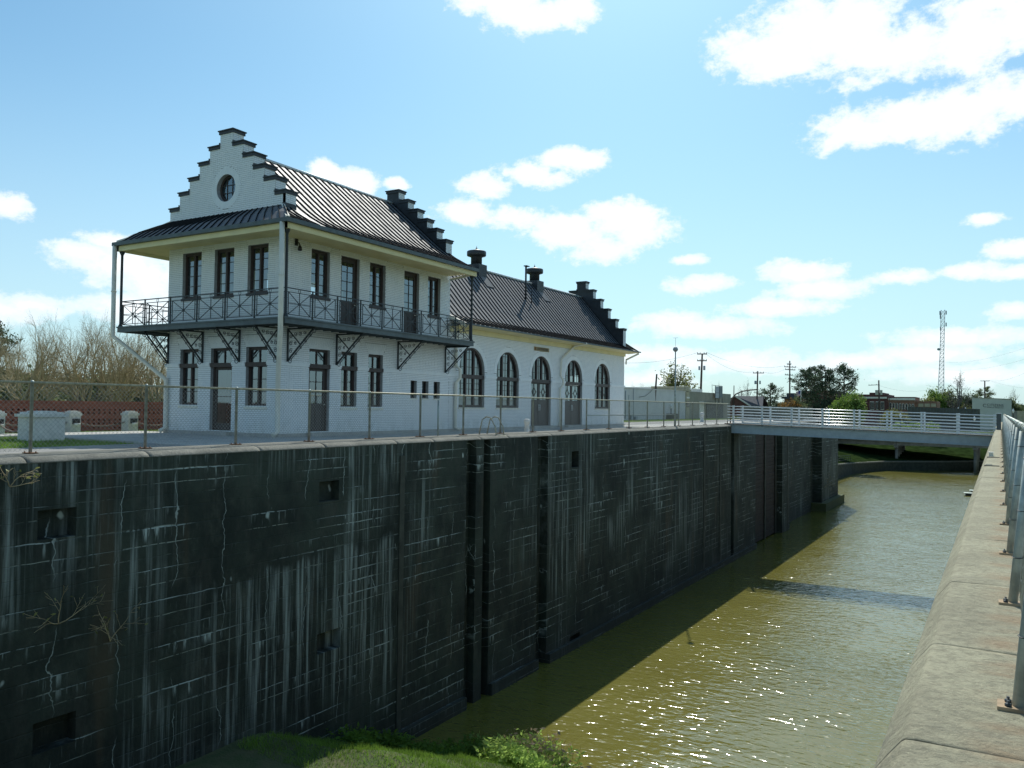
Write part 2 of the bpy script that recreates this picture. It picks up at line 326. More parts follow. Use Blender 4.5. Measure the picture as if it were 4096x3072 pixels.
# ------------------------------------------------------------------ mesh helpers
class MB:
    def __init__(s): s.v = []; s.f = []; s.sm = []
    def quad(s, *p, smooth=False):
        i = len(s.v); s.v += [tuple(q) for q in p]; s.f.append(tuple(range(i, i+len(p)))); s.sm.append(smooth)
    def box(s, x0, y0, z0, x1, y1, z1): s.obox(Vector((x0, y0, z0)), Vector((x1-x0, 0, 0)), Vector((0, y1-y0, 0)), Vector((0, 0, z1-z0)))
    def obox(s, o, a, b, c):
        i = len(s.v)
        for k in (0, 1):
            for (p, q) in ((0, 0), (1, 0), (1, 1), (0, 1)): s.v.append(tuple(o+a*p+b*q+c*k))
        if a.cross(b).dot(c) > 0: F = ((3, 2, 1, 0), (4, 5, 6, 7), (0, 1, 5, 4), (1, 2, 6, 5), (2, 3, 7, 6), (3, 0, 4, 7))
        else: F = ((0, 1, 2, 3), (7, 6, 5, 4), (4, 5, 1, 0), (5, 6, 2, 1), (6, 7, 3, 2), (7, 4, 0, 3))
        for f in F: s.f.append(tuple(i+k for k in f)); s.sm.append(False)
    def bar(s, a, b, w, h=None, up=Vector((0, 0, 1))):
        a = Vector(a); b = Vector(b); d = (b-a); h = h or w
        sd = d.cross(up)
        if sd.length < 1e-6: sd = d.cross(Vector((1, 0, 0)))
        sd.normalize(); u = sd.cross(d).normalized()
        s.obox(a-sd*w/2-u*h/2, d, sd*w, u*h)
    def tube(s, pts, r, n=8, cap=True, smooth=True):
        pts = [Vector(p) for p in pts]; m = len(pts)
        rs = r if isinstance(r, (list, tuple)) else [r]*m
        i0 = len(s.v); ref = None
        for k in range(m):
            d = (pts[min(k+1, m-1)]-pts[max(k-1, 0)])
            if d.length < 1e-9: d = Vector((0, 0, 1))
            d.normalize()
            if ref is None:
                ref = d.cross(Vector((0, 0, 1)) if abs(d.z) < .9 else Vector((1, 0, 0))).normalized()
            else:
                ref = (ref-d*ref.dot(d))
                ref = ref.normalized() if ref.length > 1e-6 else d.orthogonal().normalized()
            q = d.cross(ref)
            for j in range(n):
                t = 2*math.pi*j/n; s.v.append(tuple(pts[k]+ref*(rs[k]*math.cos(t))+q*(rs[k]*math.sin(t))))
        for k in range(m-1):
            for j in range(n):
                a = i0+k*n+j; b = i0+k*n+(j+1) % n; s.f.append((a, b, b+n, a+n)); s.sm.append(smooth)
        if cap and n > 2:
            s.f.append(tuple(i0+j for j in reversed(range(n)))); s.sm.append(False)
            s.f.append(tuple(i0+(m-1)*n+j for j in range(n))); s.sm.append(False)
    def lathe(s, c, prof, n=20, smooth=True):
        c = Vector(c); i0 = len(s.v)
        for (r, z) in prof:
            for j in range(n):
                t = 2*math.pi*j/n; s.v.append((c.x+r*math.cos(t), c.y+r*math.sin(t), c.z+z))
        for k in range(len(prof)-1):
            for j in range(n):
                a = i0+k*n+j; b = i0+k*n+(j+1) % n; s.f.append((a, b, b+n, a+n)); s.sm.append(smooth)
        s.f.append(tuple(i0+j for j in reversed(range(n)))); s.sm.append(False)
        s.f.append(tuple(i0+(len(prof)-1)*n+j for j in range(n))); s.sm.append(False)
    def prism(s, pts, d):
        pts = [Vector(p) for p in pts]; n = len(pts); i = len(s.v); d = Vector(d)
        s.v += [tuple(p) for p in pts]+[tuple(p+d) for p in pts]
        s.f.append(tuple(range(i, i+n))); s.f.append(tuple(i+n+k for k in reversed(range(n)))); s.sm += [False]*2
        for k in range(n): s.f.append((i+(k+1) % n, i+k, i+n+k, i+n+(k+1) % n)); s.sm.append(False)
    def mesh(s, name, mat, off=Vector((0, 0, 0)), fix=False):
        me = bpy.data.meshes.new(name); me.from_pydata([(v[0]-off.x, v[1]-off.y, v[2]-off.z) for v in s.v], [], s.f)
        me.polygons.foreach_set('use_smooth', s.sm)
        for q in (mat if isinstance(mat, (list, tuple)) else [mat]): me.materials.append(M[q])
        if fix:
            b = bmesh.new(); b.from_mesh(me); bmesh.ops.recalc_face_normals(b, faces=b.faces); b.to_mesh(me); b.free()
        me.update(); return me
    def build(s, name, mat, parent=None, kind=None, fix=False):     # verts are world coordinates; parents' roots may sit anywhere
        off = rootloc(parent) if parent else Vector((0, 0, 0))
        o = bpy.data.objects.new(name, s.mesh(name, mat, off, fix)); COL.objects.link(o); o.parent = parent
        if kind: o['kind'] = kind
        return o
def rootloc(o):
    v = Vector((0, 0, 0))
    while o is not None: v = v+o.location; o = o.parent
    return v
def thing(name, label, cat, loc=(0, 0, 0), group=None):
    o = bpy.data.objects.new(name, None); COL.objects.link(o); o.location = loc; o.empty_display_size = .3
    return tag(o, label, cat, group)
def tag(o, label, cat, group=None):
    o['label'] = label; o['category'] = cat
    if group: o['group'] = group
    return o
def struct(name, mb, mat, fix=False): return mb.build(name, mat, None, 'structure', fix)
def link_copy(o, parent, loc=None):
    c = o.copy(); COL.objects.link(c); c.parent = parent
    if loc is not None: c.location = loc
    return c
def copy_tree(o, parent=None):
    c = o.copy(); COL.objects.link(c); c.parent = parent
    for ch in list(o.children): copy_tree(ch, c)
    return c
def text_part(txt, size, origin, xdir, ydir, mat, parent, name='lettering', depth=.012, font_scale=(1, 1)):
    cu = bpy.data.curves.new(name, 'FONT'); cu.body = txt; cu.size = size; cu.extrude = depth/2; cu.space_character = 1.1
    t = bpy.data.objects.new(name, cu); COL.objects.link(t); bpy.context.view_layer.update()
    me = bpy.data.meshes.new_from_object(t); bpy.data.objects.remove(t)
    xd = Vector(xdir).normalized(); yd = Vector(ydir).normalized(); nd = xd.cross(yd); off = rootloc(parent)
    for v in me.vertices:
        p = Vector(origin)+xd*(v.co.x*font_scale[0])+yd*(v.co.y*font_scale[1])+nd*v.co.z; v.co = p-off
    me.materials.clear(); me.materials.append(M[mat])
    o = bpy.data.objects.new(name, me); COL.objects.link(o); o.parent = parent; return o

# ------------------------------------------------------------------ walls with openings
class Frame:                      # a wall plane: a runs along U, z is up, N points outwards
    def __init__(s, O, U, N): s.O = Vector(O); s.U = Vector(U); s.N = Vector(N)
    def p(s, a, z, d=0.): return s.O+s.U*a+Vector((0, 0, z))+s.N*d
    def box(s, mb, a0, a1, z0, z1, d0, d1): mb.obox(s.p(a0, z0, d0), s.U*(a1-a0), Vector((0, 0, z1-z0)), s.N*(d1-d0))
class Op:
    def __init__(s, a0, a1, z0, z1, arch=None, circle=False, lintel=0, ring=0, depth=.2):
        s.a0, s.a1, s.z0, s.z1, s.arch, s.circle, s.lintel, s.ring, s.depth = a0, a1, z0, z1, arch, circle, lintel, ring, depth
        s.ac = (a0+a1)/2; s.hw = (a1-a0)/2
    def top(s, a, g=0.):          # arch: spring height s.arch
        if s.arch is None and not s.circle: return s.z1
        c = s.arch if s.arch is not None else (s.z0+s.z1)/2
        q = max(0., 1-((a-s.ac)/(s.hw+g))**2); return c+(s.z1+g-c)*math.sqrt(q)
    def bot(s, a):
        if not s.circle: return s.z0
        c = (s.z0+s.z1)/2; q = max(0., 1-((a-s.ac)/s.hw)**2); return c-(c-s.z0)*math.sqrt(q)
    def brick_gap(s, z):          # the stretch of a course at height z that holds no plain brick
        if s.circle:
            c = (s.z0+s.z1)/2; r = s.hw+s.ring; q = 1-((z-c)/r)**2
            return (s.ac-r*math.sqrt(q), s.ac+r*math.sqrt(q)) if q > 0 else None
        if s.arch is not None and z > s.arch:
            r = s.hw+s.ring; q = 1-((z-s.arch)/(s.z1-s.arch+s.ring))**2
            return (s.ac-r*math.sqrt(q), s.ac+r*math.sqrt(q)) if q > 0 else None
        if s.z0 <= z <= s.z1: return (s.a0, s.a1)
        if s.lintel and s.z1 < z < s.z1+s.lintel:
            e = .18*(z-s.z1)/s.lintel*1.2; return (s.a0-e, s.a1+e)
        return None
def wall_sheet(mb, fr, a0, a1, zb, topf, ops, breaks=()):
    cut = {a0, a1}
    for b in breaks:
        if a0 < b < a1: cut.add(b)
    for o in ops:
        n = 14 if (o.arch is not None or o.circle) else 1
        for k in range(n+1): cut.add(o.ac-o.hw*math.cos(math.pi*k/n) if n > 1 else o.a0+(o.a1-o.a0)*k)
    cut = sorted(c for c in cut if a0-1e-6 <= c <= a1+1e-6)
    for l, r in zip(cut, cut[1:]):
        if r-l < 1e-5: continue
        m = (l+r)/2; zt = topf(m)
        inn = sorted([o for o in ops if o.a0-1e-6 < m < o.a1+1e-6], key=lambda o: o.z0)
        zl = zr = zb
        for o in inn:
            bl, br = o.bot(l), o.bot(r)
            if max(bl, br) > min(zl, zr)+1e-5: mb.quad(fr.p(l, zl), fr.p(r, zr), fr.p(r, br), fr.p(l, bl))
            tl, tr = o.top(l), o.top(r)
            if o.arch is not None or o.circle: mb.quad(fr.p(l, tl), fr.p(r, tr), fr.p(r, tr, -o.depth), fr.p(l, tl, -o.depth))
            if o.circle: mb.quad(fr.p(l, bl, -o.depth), fr.p(r, br, -o.depth), fr.p(r, br), fr.p(l, bl))
            zl, zr = tl, tr
        if zt > min(zl, zr)+1e-5: mb.quad(fr.p(l, zl), fr.p(r, zr), fr.p(r, zt), fr.p(l, zt))
    for o in ops:
        if o.circle: continue
        t = o.arch if o.arch is not None else o.z1; d = -o.depth
        mb.quad(fr.p(o.a0, o.z0), fr.p(o.a0, t), fr.p(o.a0, t, d), fr.p(o.a0, o.z0, d))
        mb.quad(fr.p(o.a1, o.z0), fr.p(o.a1, o.z0, d), fr.p(o.a1, t, d), fr.p(o.a1, t))
        mb.quad(fr.p(o.a0, o.z0), fr.p(o.a0, o.z0, d), fr.p(o.a1, o.z0, d), fr.p(o.a1, o.z0))
        if o.arch is None: mb.quad(fr.p(o.a0, t), fr.p(o.a1, t), fr.p(o.a1, t, d), fr.p(o.a0, t, d))

# ------------------------------------------------------------------ water, ground, canal
ZW = -9.3
w = MB(); w.quad((2, -30, ZW), (22, -30, ZW), (22, 152, ZW), (2, 152, ZW)); w.quad((-3, 79, ZW), (2, 79, ZW), (2, 152, ZW), (-3, 152, ZW))
struct('canal_water', w, 'canal_water')
FARZ = -3.2
curve = [(-.7, 79), (-.7, 100), (-.02, 112.6), (.43, 123), (1.86, 130.5), (3.76, 135.4), (7.13, 139.3), (11.9, 142.2), (17.8, 147), (22, 150)]
ctop = [-7.0, -7.0, -7.08, -7.4, -7.62, -7.64, -7.66, -7.6, -7.53, -7.5]
g = MB(); B = 3500
g.quad((-B, -B, -.16), (4.25, -B, -.16), (4.25, 79, -.16), (-B, 79, -.16))
g.quad((-B, 79, -.16), (-14, 79, -.16), (-14, 112, -.16), (-B, 112, -.16))
g.quad((-B, 112, -.16), (-14, 112, -.16), (-14, 172, FARZ), (-B, 172, FARZ))
g.quad((-B, 172, FARZ), (B, 172, FARZ), (B, B, FARZ), (-B, B, FARZ))
g.quad((21.6, -B, -.55), (B, -B, -.55), (B, 140, -.55), (21.6, 140, -.55))
g.quad((21.6, 140, -.55), (B, 140, -.55), (B, 172, FARZ), (21.6, 172, FARZ))
struct('ground', g, 'ground_mix')
e = MB()
for i in range(len(curve)-1):
    (x0, y0), (x1, y1) = curve[i], curve[i+1]
    f0 = i/(len(curve)-1); f1 = (i+1)/(len(curve)-1)
    def back(x, y, f): return (-14, y, -.16-max(0, y-112)/60*3.04) if y < 123 else (-14+36*(f-.333)/.667, 172, FARZ)
    b0, b1 = back(x0, y0, f0), back(x1, y1, f1)
    n = 8
    for k in range(n):
        def lerp(a, b, t): return tuple(a[j]+(b[j]-a[j])*t for j in range(3))
        p0, p1 = (x0, y0, ctop[i]-.1), (x1, y1, ctop[i+1]-.1)
        def bulge(p, t): return (p[0], p[1], p[2]+.35*mnoise.noise(Vector(p)*.25)*math.sin(math.pi*t))
        e.quad(bulge(lerp(p0, b0, k/n), k/n), bulge(lerp(p1, b1, k/n), k/n), bulge(lerp(p1, b1, (k+1)/n), (k+1)/n), bulge(lerp(p0, b0, (k+1)/n), (k+1)/n), smooth=True)
struct('embankment', e, 'bank_grass_shaded', True)
# curved bank wall beyond the lock
bw = thing('basin_wall', 'low curved dark concrete wall at far end of canal basin', 'wall', (3.76, 135.4, ZW))
m = MB(); cp = MB()
for i in range(len(curve)-1):
    (x0, y0), (x1, y1) = curve[i], curve[i+1]; d = Vector((x1-x0, y1-y0, 0)).normalized(); nrm = Vector((-d.y, d.x, 0))
    a = Vector((x0, y0, 0)); b = Vector((x1, y1, 0)); z0, z1 = ctop[i], ctop[i+1]
    n = max(1, int((b-a).length/3))
    for k in range(n):
        pa = a.lerp(b, k/n); pb = a.lerp(b, (k+1)/n); za = z0+(z1-z0)*k/n; zb_ = z0+(z1-z0)*(k+1)/n
        m.quad(pa+Vector((0, 0, ZW-.6)), pb+Vector((0, 0, ZW-.6)), pb+Vector((0, 0, zb_-.22)), pa+Vector((0, 0, za-.22)))
        q = MB(); o = -nrm*.08
        top = Vector((0, 0, 1))
        q.quad(pa+o+top*(za-.22), pb+o+top*(zb_-.22), pb+o+top*zb_, pa+o+top*za); q.quad(pa+o+top*za, pb+o+top*zb_, pb+nrm*.9+top*zb_, pa+nrm*.9+top*za); q.quad(pa+top*(za-.22), pb+top*(zb_-.22), pb+o+top*(zb_-.22), pa+o+top*(za-.22))
        q.build('coping_slab', 'coping_left', bw)
m.build('wall_face', 'strip_dark', bw)
# paving and strips on the lock house side (each sheet a little above the last)
def sheet(name, mat, x0, y0, x1, y1, z, nx=1, ny=1):
    q = MB(); q.box(x0, y0, -.4, x1, y1, z); return struct(name, q, mat)
sheet('pavement', 'pavement', -.2, -5.4, 4.24, 41, -.10)
sheet('service_path', 'asphalt', .6, -45, 4.23, -5.41, -.108)
sheet('forecourt', 'pavement', -8.3, -5.0, -.21, .6, -.104)
sheet('footpath', 'pavement', -8.32, -45, -6.6, -5.01, -.112)
sheet('road', 'asphalt', -5, 30.4, -.21, 78, -.12); sheet('quay_paving', 'pavement', -.2, 41.01, 4.23, 78, -.112)
sheet('lane', 'asphalt', 21.9, -40, 26, 120, -.54)

# ------------------------------------------------------------------ lock walls
LW = thing('lock_wall', 'tall dark streaked concrete lock wall below the white lock house', 'wall', (5.4, 10, ZW))
fr = Frame((5.4, 0, 0), (0, 1, 0), (1, 0, 0))
niches = [Op(-11.17, -10.4, -1.62, -1.05, depth=.28), Op(-3.61, -2.83, -1.6, -1.05, depth=.28), Op(11.6, 12.28, -1.55, -.85, depth=.4), Op(-11.15, -10.3, -5.7, -5.1, depth=.28), Op(-3.58, -2.68, -5.7, -5.15, depth=.28),
          Op(11.6, 12.6, -9.6, -8.75, depth=.28)]
recess = [(3.52, 4.12, .30), (4.62, 5.06, .50), (8.6, 9.46, .34), (35.9, 36.6, .3), (42.4, 51.2, .9), (54.0, 69.0, .9)]
m = MB(); pos = -60.
for (r0, r1, d) in recess+[(69.0, 69.0, 0)]:
    ops = [o for o in niches if pos <= o.a0 and o.a1 <= r0]
    wall_sheet(m, fr, pos, r0, -12, lambda a: -.13, ops)
    for o in ops: m.quad(fr.p(o.a0, o.z0, -o.depth), fr.p(o.a1, o.z0, -o.depth), fr.p(o.a1, o.z1, -o.depth), fr.p(o.a0, o.z1, -o.depth))
    if r1 > r0:
        m.quad(fr.p(r0, -12), fr.p(r0, -12, -d), fr.p(r0, -.13, -d), fr.p(r0, -.13)); m.quad(fr.p(r1, -12, -d), fr.p(r1, -12), fr.p(r1, -.13), fr.p(r1, -.13, -d))
        if d != .9 or r0 > 50: m.quad(fr.p(r0, -12, -d), fr.p(r1, -12, -d), fr.p(r1, -.13, -d), fr.p(r0, -.13, -d))
    pos = r1
m.build('wall_face', 'lock_concrete', LW)
# timber gate leaf folded into its recess, plank by plank
q = MB(); q.quad(fr.p(42.4, -12, -.9), fr.p(51.2, -12, -.9), fr.p(51.2, -.12, -.9), fr.p(42.4, -.12, -.9)); q.build('recess_back', 'lock_concrete', LW)
gt = thing('lock_gate_leaf', 'reddish brown planked lock gate leaf folded into dark wall under footbridge', 'lock gate', (4.9, 46.8, ZW))
for k in range(28):
    z0 = ZW+.1+k*.30; q = MB(); fr.box(q, 42.6, 51.0, z0, z0+.285, -.62, -.42-.012*(k % 3)); q.build('plank', 'timber', gt)
for a in (43.2, 46.8, 50.4): q = MB(); fr.box(q, a-.12, a+.12, ZW+.05, -.8, -.40, -.33); q.build('strap', 'strip_dark', gt)
q = MB(); fr.box(q, -60, 3.5, ZW-.8, ZW+.42, .0, .16); fr.box(q, 9.5, 42.3, ZW-.8, ZW+.36, .0, .16); fr.box(q, 5.1, 8.58, ZW-.8, ZW+.40, .0, .16)
q.build('base_ledge', 'lock_concrete', LW)
# vertical pilaster stripes (pale guard strips) on the wall
for (a, wd) in ((-.15, .22), (29.8, .3), (33.2, .3), (53.0, .4)):
    q = MB(); fr.box(q, a, a+wd, ZW, -.5, 0, .035); q.build('guard_strip', 'strip_dark', LW)
# coping slabs, rounded edge, broken joints
def coping(parent, y0, y1, prof, mat, seed, nx=None):
    rnd = random.Random(seed); q = MB(); n = max(2, int((y1-y0)/.12)) if nx is None else nx
    rows = []
    for k in range(n+1):
        y = y0+(y1-y0)*k/n; ed = min(k, n-k); rw = []
        for j, (x, z) in enumerate(prof):
            nz = mnoise.noise(Vector((x*3, y*2.2, 1.7)))*.003+mnoise.noise(Vector((x*11, y*9, 4.)))*.0025
            c = .004*max(0, mnoise.noise(Vector((x*5, y, seed)))) if ed == 0 else 0
            rw.append((x+nz*.6, y+(mnoise.noise(Vector((x*4, seed*3.1, 0)))*.02 if ed == 0 else 0), z+nz-c))
        rows.append(rw)
    for k in range(n):
        for j in range(len(prof)-1): q.quad(rows[k][j], rows[k][j+1], rows[k+1][j+1], rows[k+1][j], smooth=True)
    for rw, flip in ((rows[0], False), (rows[-1], True)):
        pts = list(rw)+[(rw[-1][0], rw[-1][1], rw[-1][2]-.05), (rw[0][0], rw[0][1], rw[-1][2]-.05)]
        q.quad(*(pts if flip else reversed(pts)))
    o = q.build('coping_slab', mat, parent)
    bm = bmesh.new(); bm.from_mesh(o.data); bmesh.ops.remove_doubles(bm, verts=bm.verts, dist=.0005); bmesh.ops.recalc_face_normals(bm, faces=bm.faces); bm.to_mesh(o.data); bm.free()
    return o
profL = [(4.22, -.20), (4.22, .0), (4.6, .006), (4.95, .002), (5.15, -.008), (5.28, -.035), (5.36, -.075), (5.405, -.115), (5.412, -.135), (5.39, -.14)]
y = -30.; k = 0; rnd = random.Random(5)
while y < 68.9:
    L = rnd.choice((1.9, 2.3, 2.6, 3.1)); y1 = min(69., y+L)
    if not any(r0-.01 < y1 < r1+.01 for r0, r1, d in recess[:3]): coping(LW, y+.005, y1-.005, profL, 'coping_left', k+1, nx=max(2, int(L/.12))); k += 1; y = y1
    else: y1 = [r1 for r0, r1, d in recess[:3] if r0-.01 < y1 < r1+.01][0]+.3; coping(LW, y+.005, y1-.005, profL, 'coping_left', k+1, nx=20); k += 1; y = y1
# pier at the end of the lock
PR = thing('lock_pier', 'dark square concrete pier standing in the water behind the footbridge', 'pier', (4.2, 74.5, ZW))
q = MB(); q.box(-.6, 69.02, -12, 5.38, 78.9, -.2); q.build('pier_body', 'lock_concrete', PR)
q = MB(); q.box(2, 68.2, -12, 5.95, 79.6, -8.45); q.build('base_ledge', 'soil', PR)
# right-hand wall: parapet coping right below the camera
RW = thing('canal_parapet', 'sunlit tan concrete parapet with cracked rounded coping along right bank', 'parapet', (21.1, -18, ZW))
q = MB(); q.box(20.93, -32, -12, 21.58, 80, -.32); q.build('wall_face', 'bank_concrete', RW)
profR = [(21.60, -.34), (21.60, -.30), (21.52, -.02), (21.5, .03), (21.42, .04), (21.3, .042), (21.18, .041), (21.06, .0405), (21.015, .040), (20.99, .037), (20.977, .027), (20.968, .015), (20.935, -.028), (20.905, -.07), (20.893, -.09), (20.885, -.12), (20.885, -.2), (20.90, -.34)]
cuts = [-31, -27, -24, -21.5, -19.4, -17.25, -16.02, -14.47, -12.46, -8.68, -5.2, -2.0, 1.4, 5.2, 9, 13, 17, 21, 25, 29, 33, 37, 41, 46, 51, 56, 61, 66, 71, 76, 80]
for i, (a, b) in enumerate(zip(cuts, cuts[1:])): coping(RW, a+.0025, b-.0025, profR, 'coping_sun', 40+i, nx=max(3, int((b-a)/(.035 if a < -8 and a > -20 else .1))))
# grassy canal bed rising towards the camera
def bedz(x, y):
    edge = .3+.9*math.exp(-((x-9.3)/1.5)**2)-.12*max(0, x-10.5)
    d = edge-y
    z = ZW-.25+.42*min(d, 1.)+.42*max(0, d-1.)
    return min(z, ZW+2.0+.03*d)+.10*mnoise.noise(Vector((x*.9, y*.9, 0)))
b = MB(); nx, ny = 34, 60
for i in range(nx):
    for j in range(ny):
        xs = [5.2+(21-5.2)*(i+k)/nx for k in (0, 1)]; ys = [-30+32.5*(1-(1-(j+k)/ny)**1.6) for k in (0, 1)]
        b.quad(*[(xs[a_], ys[c_], bedz(xs[a_], ys[c_])) for a_, c_ in ((0, 0), (1, 0), (1, 1), (0, 1))], smooth=True)
struct('canal_bank', b, 'soil')

# ------------------------------------------------------------------ lock house
H = thing('lock_house', 'white painted brick lock house with stepped gables, iron balcony and dark metal roof', 'building', (-3, 5, -.1))
XC = -2.95; HWALL = 3.05; XW0, XE0 = XC-HWALL, 0.
L1, L2 = 10.06, 29.95
FF = Frame((XW0, 0, 0), (1, 0, 0), (0, -1, 0))       # front, a = x - XW0
FE = Frame((0, 0, 0), (0, 1, 0), (1, 0, 0))          # towards the canal, a = y
def fx(x): return x-XW0
COURSE, BL = .0695, .218
def bricks(mb, fr, z0, z1, ext, ops, seed, keep=None):
    rnd = random.Random(seed); n = int((z1-z0)/COURSE)
    for c in range(n):
        za = z0+c*COURSE; zm = za+COURSE/2; lo, hi = ext(zm); gaps = []
        if hi-lo < .05: continue
        for o in ops:
            gp = o.brick_gap(zm)
            if gp: gaps.append(gp)
        gaps.sort(); solid = []; s = lo
        for a, b in gaps:
            if a > s: solid.append((s, min(a, hi)))
            s = max(s, b)
        if s < hi: solid.append((s, hi))
        off = (c % 2)*BL/2; header = (c % 6 == 5); w = BL/2 if header else BL
        for a, b in solid:
            k = math.floor((a-off)/w)
            while True:
                l = k*w+off; r = l+w; k += 1
                if l >= b: break
                l2, r2 = max(a, l), min(b, r)
                if r2-l2 < .035: continue
                d = .009+rnd.uniform(-.0025, .0025)
                if keep is not None and abs(r2-l2-BL) < 1e-4 and len(keep) < 300 and rnd.random() < .12: keep.append((l2, za, d)); continue
                brick(mb, fr, l2+.005, r2-.005, za+.0055, za+COURSE-.0055, d)
def brick(mb, fr, a0, a1, z0, z1, d):
    i = len(mb.v); mb.v += [tuple(fr.p(a, z, q)) for q in (-.004, d) for a, z in ((a0, z0), (a1, z0), (a1, z1), (a0, z1))]
    for f in ((4, 5, 6, 7), (0, 1, 5, 4), (1, 2, 6, 5), (2, 3, 7, 6), (3, 0, 4, 7)): mb.f.append(tuple(i+k for k in f)); mb.sm.append(False)
def voussoirs(parent, fr, o, name='lintel'):          # flat splayed arch over a square opening
    mb = MB(); n = int((o.a1-o.a0)/.072); e = .22
    for k in range(n):
        for (f0, f1) in ((0., .52), (.53, 1.)) if k % 2 else ((0., .4), (.41, 1.)):
            def pt(t, f, d): a = o.a0+(o.a1-o.a0)*t; a += (t-.5)*2*e*f; return fr.p(a, o.z1+o.lintel*f, d)
            t0, t1 = (k+.06)/n, (k+.94)/n; i = len(mb.v)
            mb.v += [tuple(pt(t, f, d)) for d in (-.004, .009) for t, f in ((t0, f0), (t1, f0), (t1, f1), (t0, f1))]
            for f in ((4, 5, 6, 7), (0, 1, 5, 4), (1, 2, 6, 5), (2, 3, 7, 6), (3, 0, 4, 7)): mb.f.append(tuple(i+q for q in f)); mb.sm.append(False)
    return mb.build(name, 'white_brick', parent, 'stuff')
def ring(parent, fr, o, name='arch_ring'):
    mb = MB(); full = o.circle; c = (o.z0+o.z1)/2 if full else o.arch; n = 64 if full else 40
    T = 2*math.pi if full else math.pi; r0 = o.hw; rz = o.z1-c
    for k in range(n):
        t0, t1 = T*(k+.04)/n, T*(k+.96)/n; i = len(mb.v)
        for d in (-.004, .014):
            for t, g in ((t0, .0), (t1, .0), (t1, o.ring), (t0, o.ring)): mb.v.append(tuple(fr.p(o.ac+(r0+g)*math.cos(t), c+(rz+g)*math.sin(t), d)))
        for f in ((4, 5, 6, 7), (0, 1, 5, 4), (1, 2, 6, 5), (2, 3, 7, 6), (3, 0, 4, 7)): mb.f.append(tuple(i+q for q in f)); mb.sm.append(False)
    return mb.build(name, 'white_brick', parent, 'stuff', True)

ZU0, ZU1 = 4.93, 6.64; ZL0, ZL1 = .94, 3.035; FLOOR = 3.86
upF = [Op(fx(a), fx(b), ZU0, ZU1, lintel=.42) for a, b in ((-5.19, -4.14), (-3.42, -2.39), (-1.67, -.65))]
loF = [Op(fx(-5.21), fx(-4.2), ZL0, ZL1, lintel=.42), Op(fx(-3.51), fx(-2.38), .04, ZL1, lintel=.42, depth=.2), Op(fx(-1.66), fx(-.61), ZL0, ZL1, lintel=.42)]
rnd_ = Op(fx(-2.9-.5), fx(-2.9+.5), 8.35, 9.35, circle=True, ring=.26, depth=.25)
upE = [Op(1.41, 2.35, ZU0, ZU1, lintel=.42), Op(2.96, 3.98, FLOOR, ZU1, lintel=.42), Op(4.59, 5.53, ZU0, ZU1, lintel=.42), Op(6.75, 7.76, FLOOR, ZU1, lintel=.42), Op(8.40, 9.30, ZU0, ZU1, lintel=.42)]
loE = [Op(1.39, 2.44, .04, ZL1, lintel=.42), Op(3.05, 3.92, ZL0, ZL1, lintel=.42), Op(4.6, 5.46, ZL0, ZL1, lintel=.42)]
smE = [Op(7.28, 7.70, 1.35, 2.1), Op(8.09, 8.53, 1.35, 2.1), Op(8.91, 9.35, 1.35, 2.1)]
archW = [(10.84, 13.0, .98), (14.08, 16.26, .98), (17.56, 19.76, .02), (21.46, 23.68, .02), (25.45, 27.68, .98)]
arE = [Op(a, b, z, 3.77, arch=2.67, ring=.24, depth=.22) for a, b, z in archW]

# --- front wall with its stepped gable
STEPX = [.34+.55*k for k in range(5)]+[3.05]; STEPZ = [10.87, 10.36, 9.86, 9.36, 8.87, 8.32]
def stepf(zs, xs, cx):
    def top(a):
        d = abs(a-cx)
        for x, z in zip(xs, zs):
            if d <= x+1e-6: return z
        return zs[-1]
    return top
cF = fx(XC+.03); topF = stepf(STEPZ, STEPX, cF)
def extF(z):
    for x, zz in zip(STEPX, STEPZ):
        if z <= zz: r = x
    rr = 0
    for x, zz in zip(STEPX, STEPZ):
        if z < zz: rr = max(rr, x)
    return (max(0, cF-rr), min(-XW0, cF+rr)) if rr < 3.04 else (0, -XW0)
mb = MB(); opsF = upF+loF+[rnd_]
wall_sheet(mb, FF, 0, -XW0, -.3, topF, opsF, [cF-x for x in STEPX]+[cF+x for x in STEPX])
WF = mb.build('front_wall', 'mortar', H)
keep = []; mb = MB()
bricks(mb, FF, 7.86, 10.9, extF, opsF, 1, keep); bricks(mb, FF, .0, 7.82, lambda z: (0, -XW0), opsF, 2)
mb.build('brickwork', 'white_brick', WF, 'stuff')
bm_ = MB(); brick(bm_, Frame((0, 0, 0), (1, 0, 0), (0, -1, 0)), .005, BL-.005, .0055, COURSE-.0055, .009); bmesh_ = bm_.mesh('brick', 'white_brick')
for (a, z, d) in keep:
    o = bpy.data.objects.new('brick', bmesh_); COL.objects.link(o); o.parent = WF; o.location = FF.p(a, z)-rootloc(WF)
for o in upF+loF: voussoirs(WF, FF, o)
ring(WF, FF, rnd_, 'round_brick_surround')
# --- canal-side wall, both parts
mb = MB(); wall_sheet(mb, FE, 0, L1, -.3, lambda a: 7.5, upE+loE+smE); WE = mb.build('side_wall', 'mortar', H)
mb = MB(); bricks(mb, FE, 0, 7.4, lambda z: (0, L1), upE+loE+smE, 3); mb.build('brickwork', 'white_brick', WE, 'stuff')
for o in upE+loE: voussoirs(WE, FE, o)
mb = MB(); wall_sheet(mb, FE, L1, L2, -.3, lambda a: 5.0, arE); WE2 = mb.build('low_wing_wall', 'mortar', H)
mb = MB(); bricks(mb, FE, 0, 4.95, lambda z: (L1, L2), arE, 4); mb.build('brickwork', 'white_brick', WE2, 'stuff')
for o in arE: ring(WE2, FE, o)
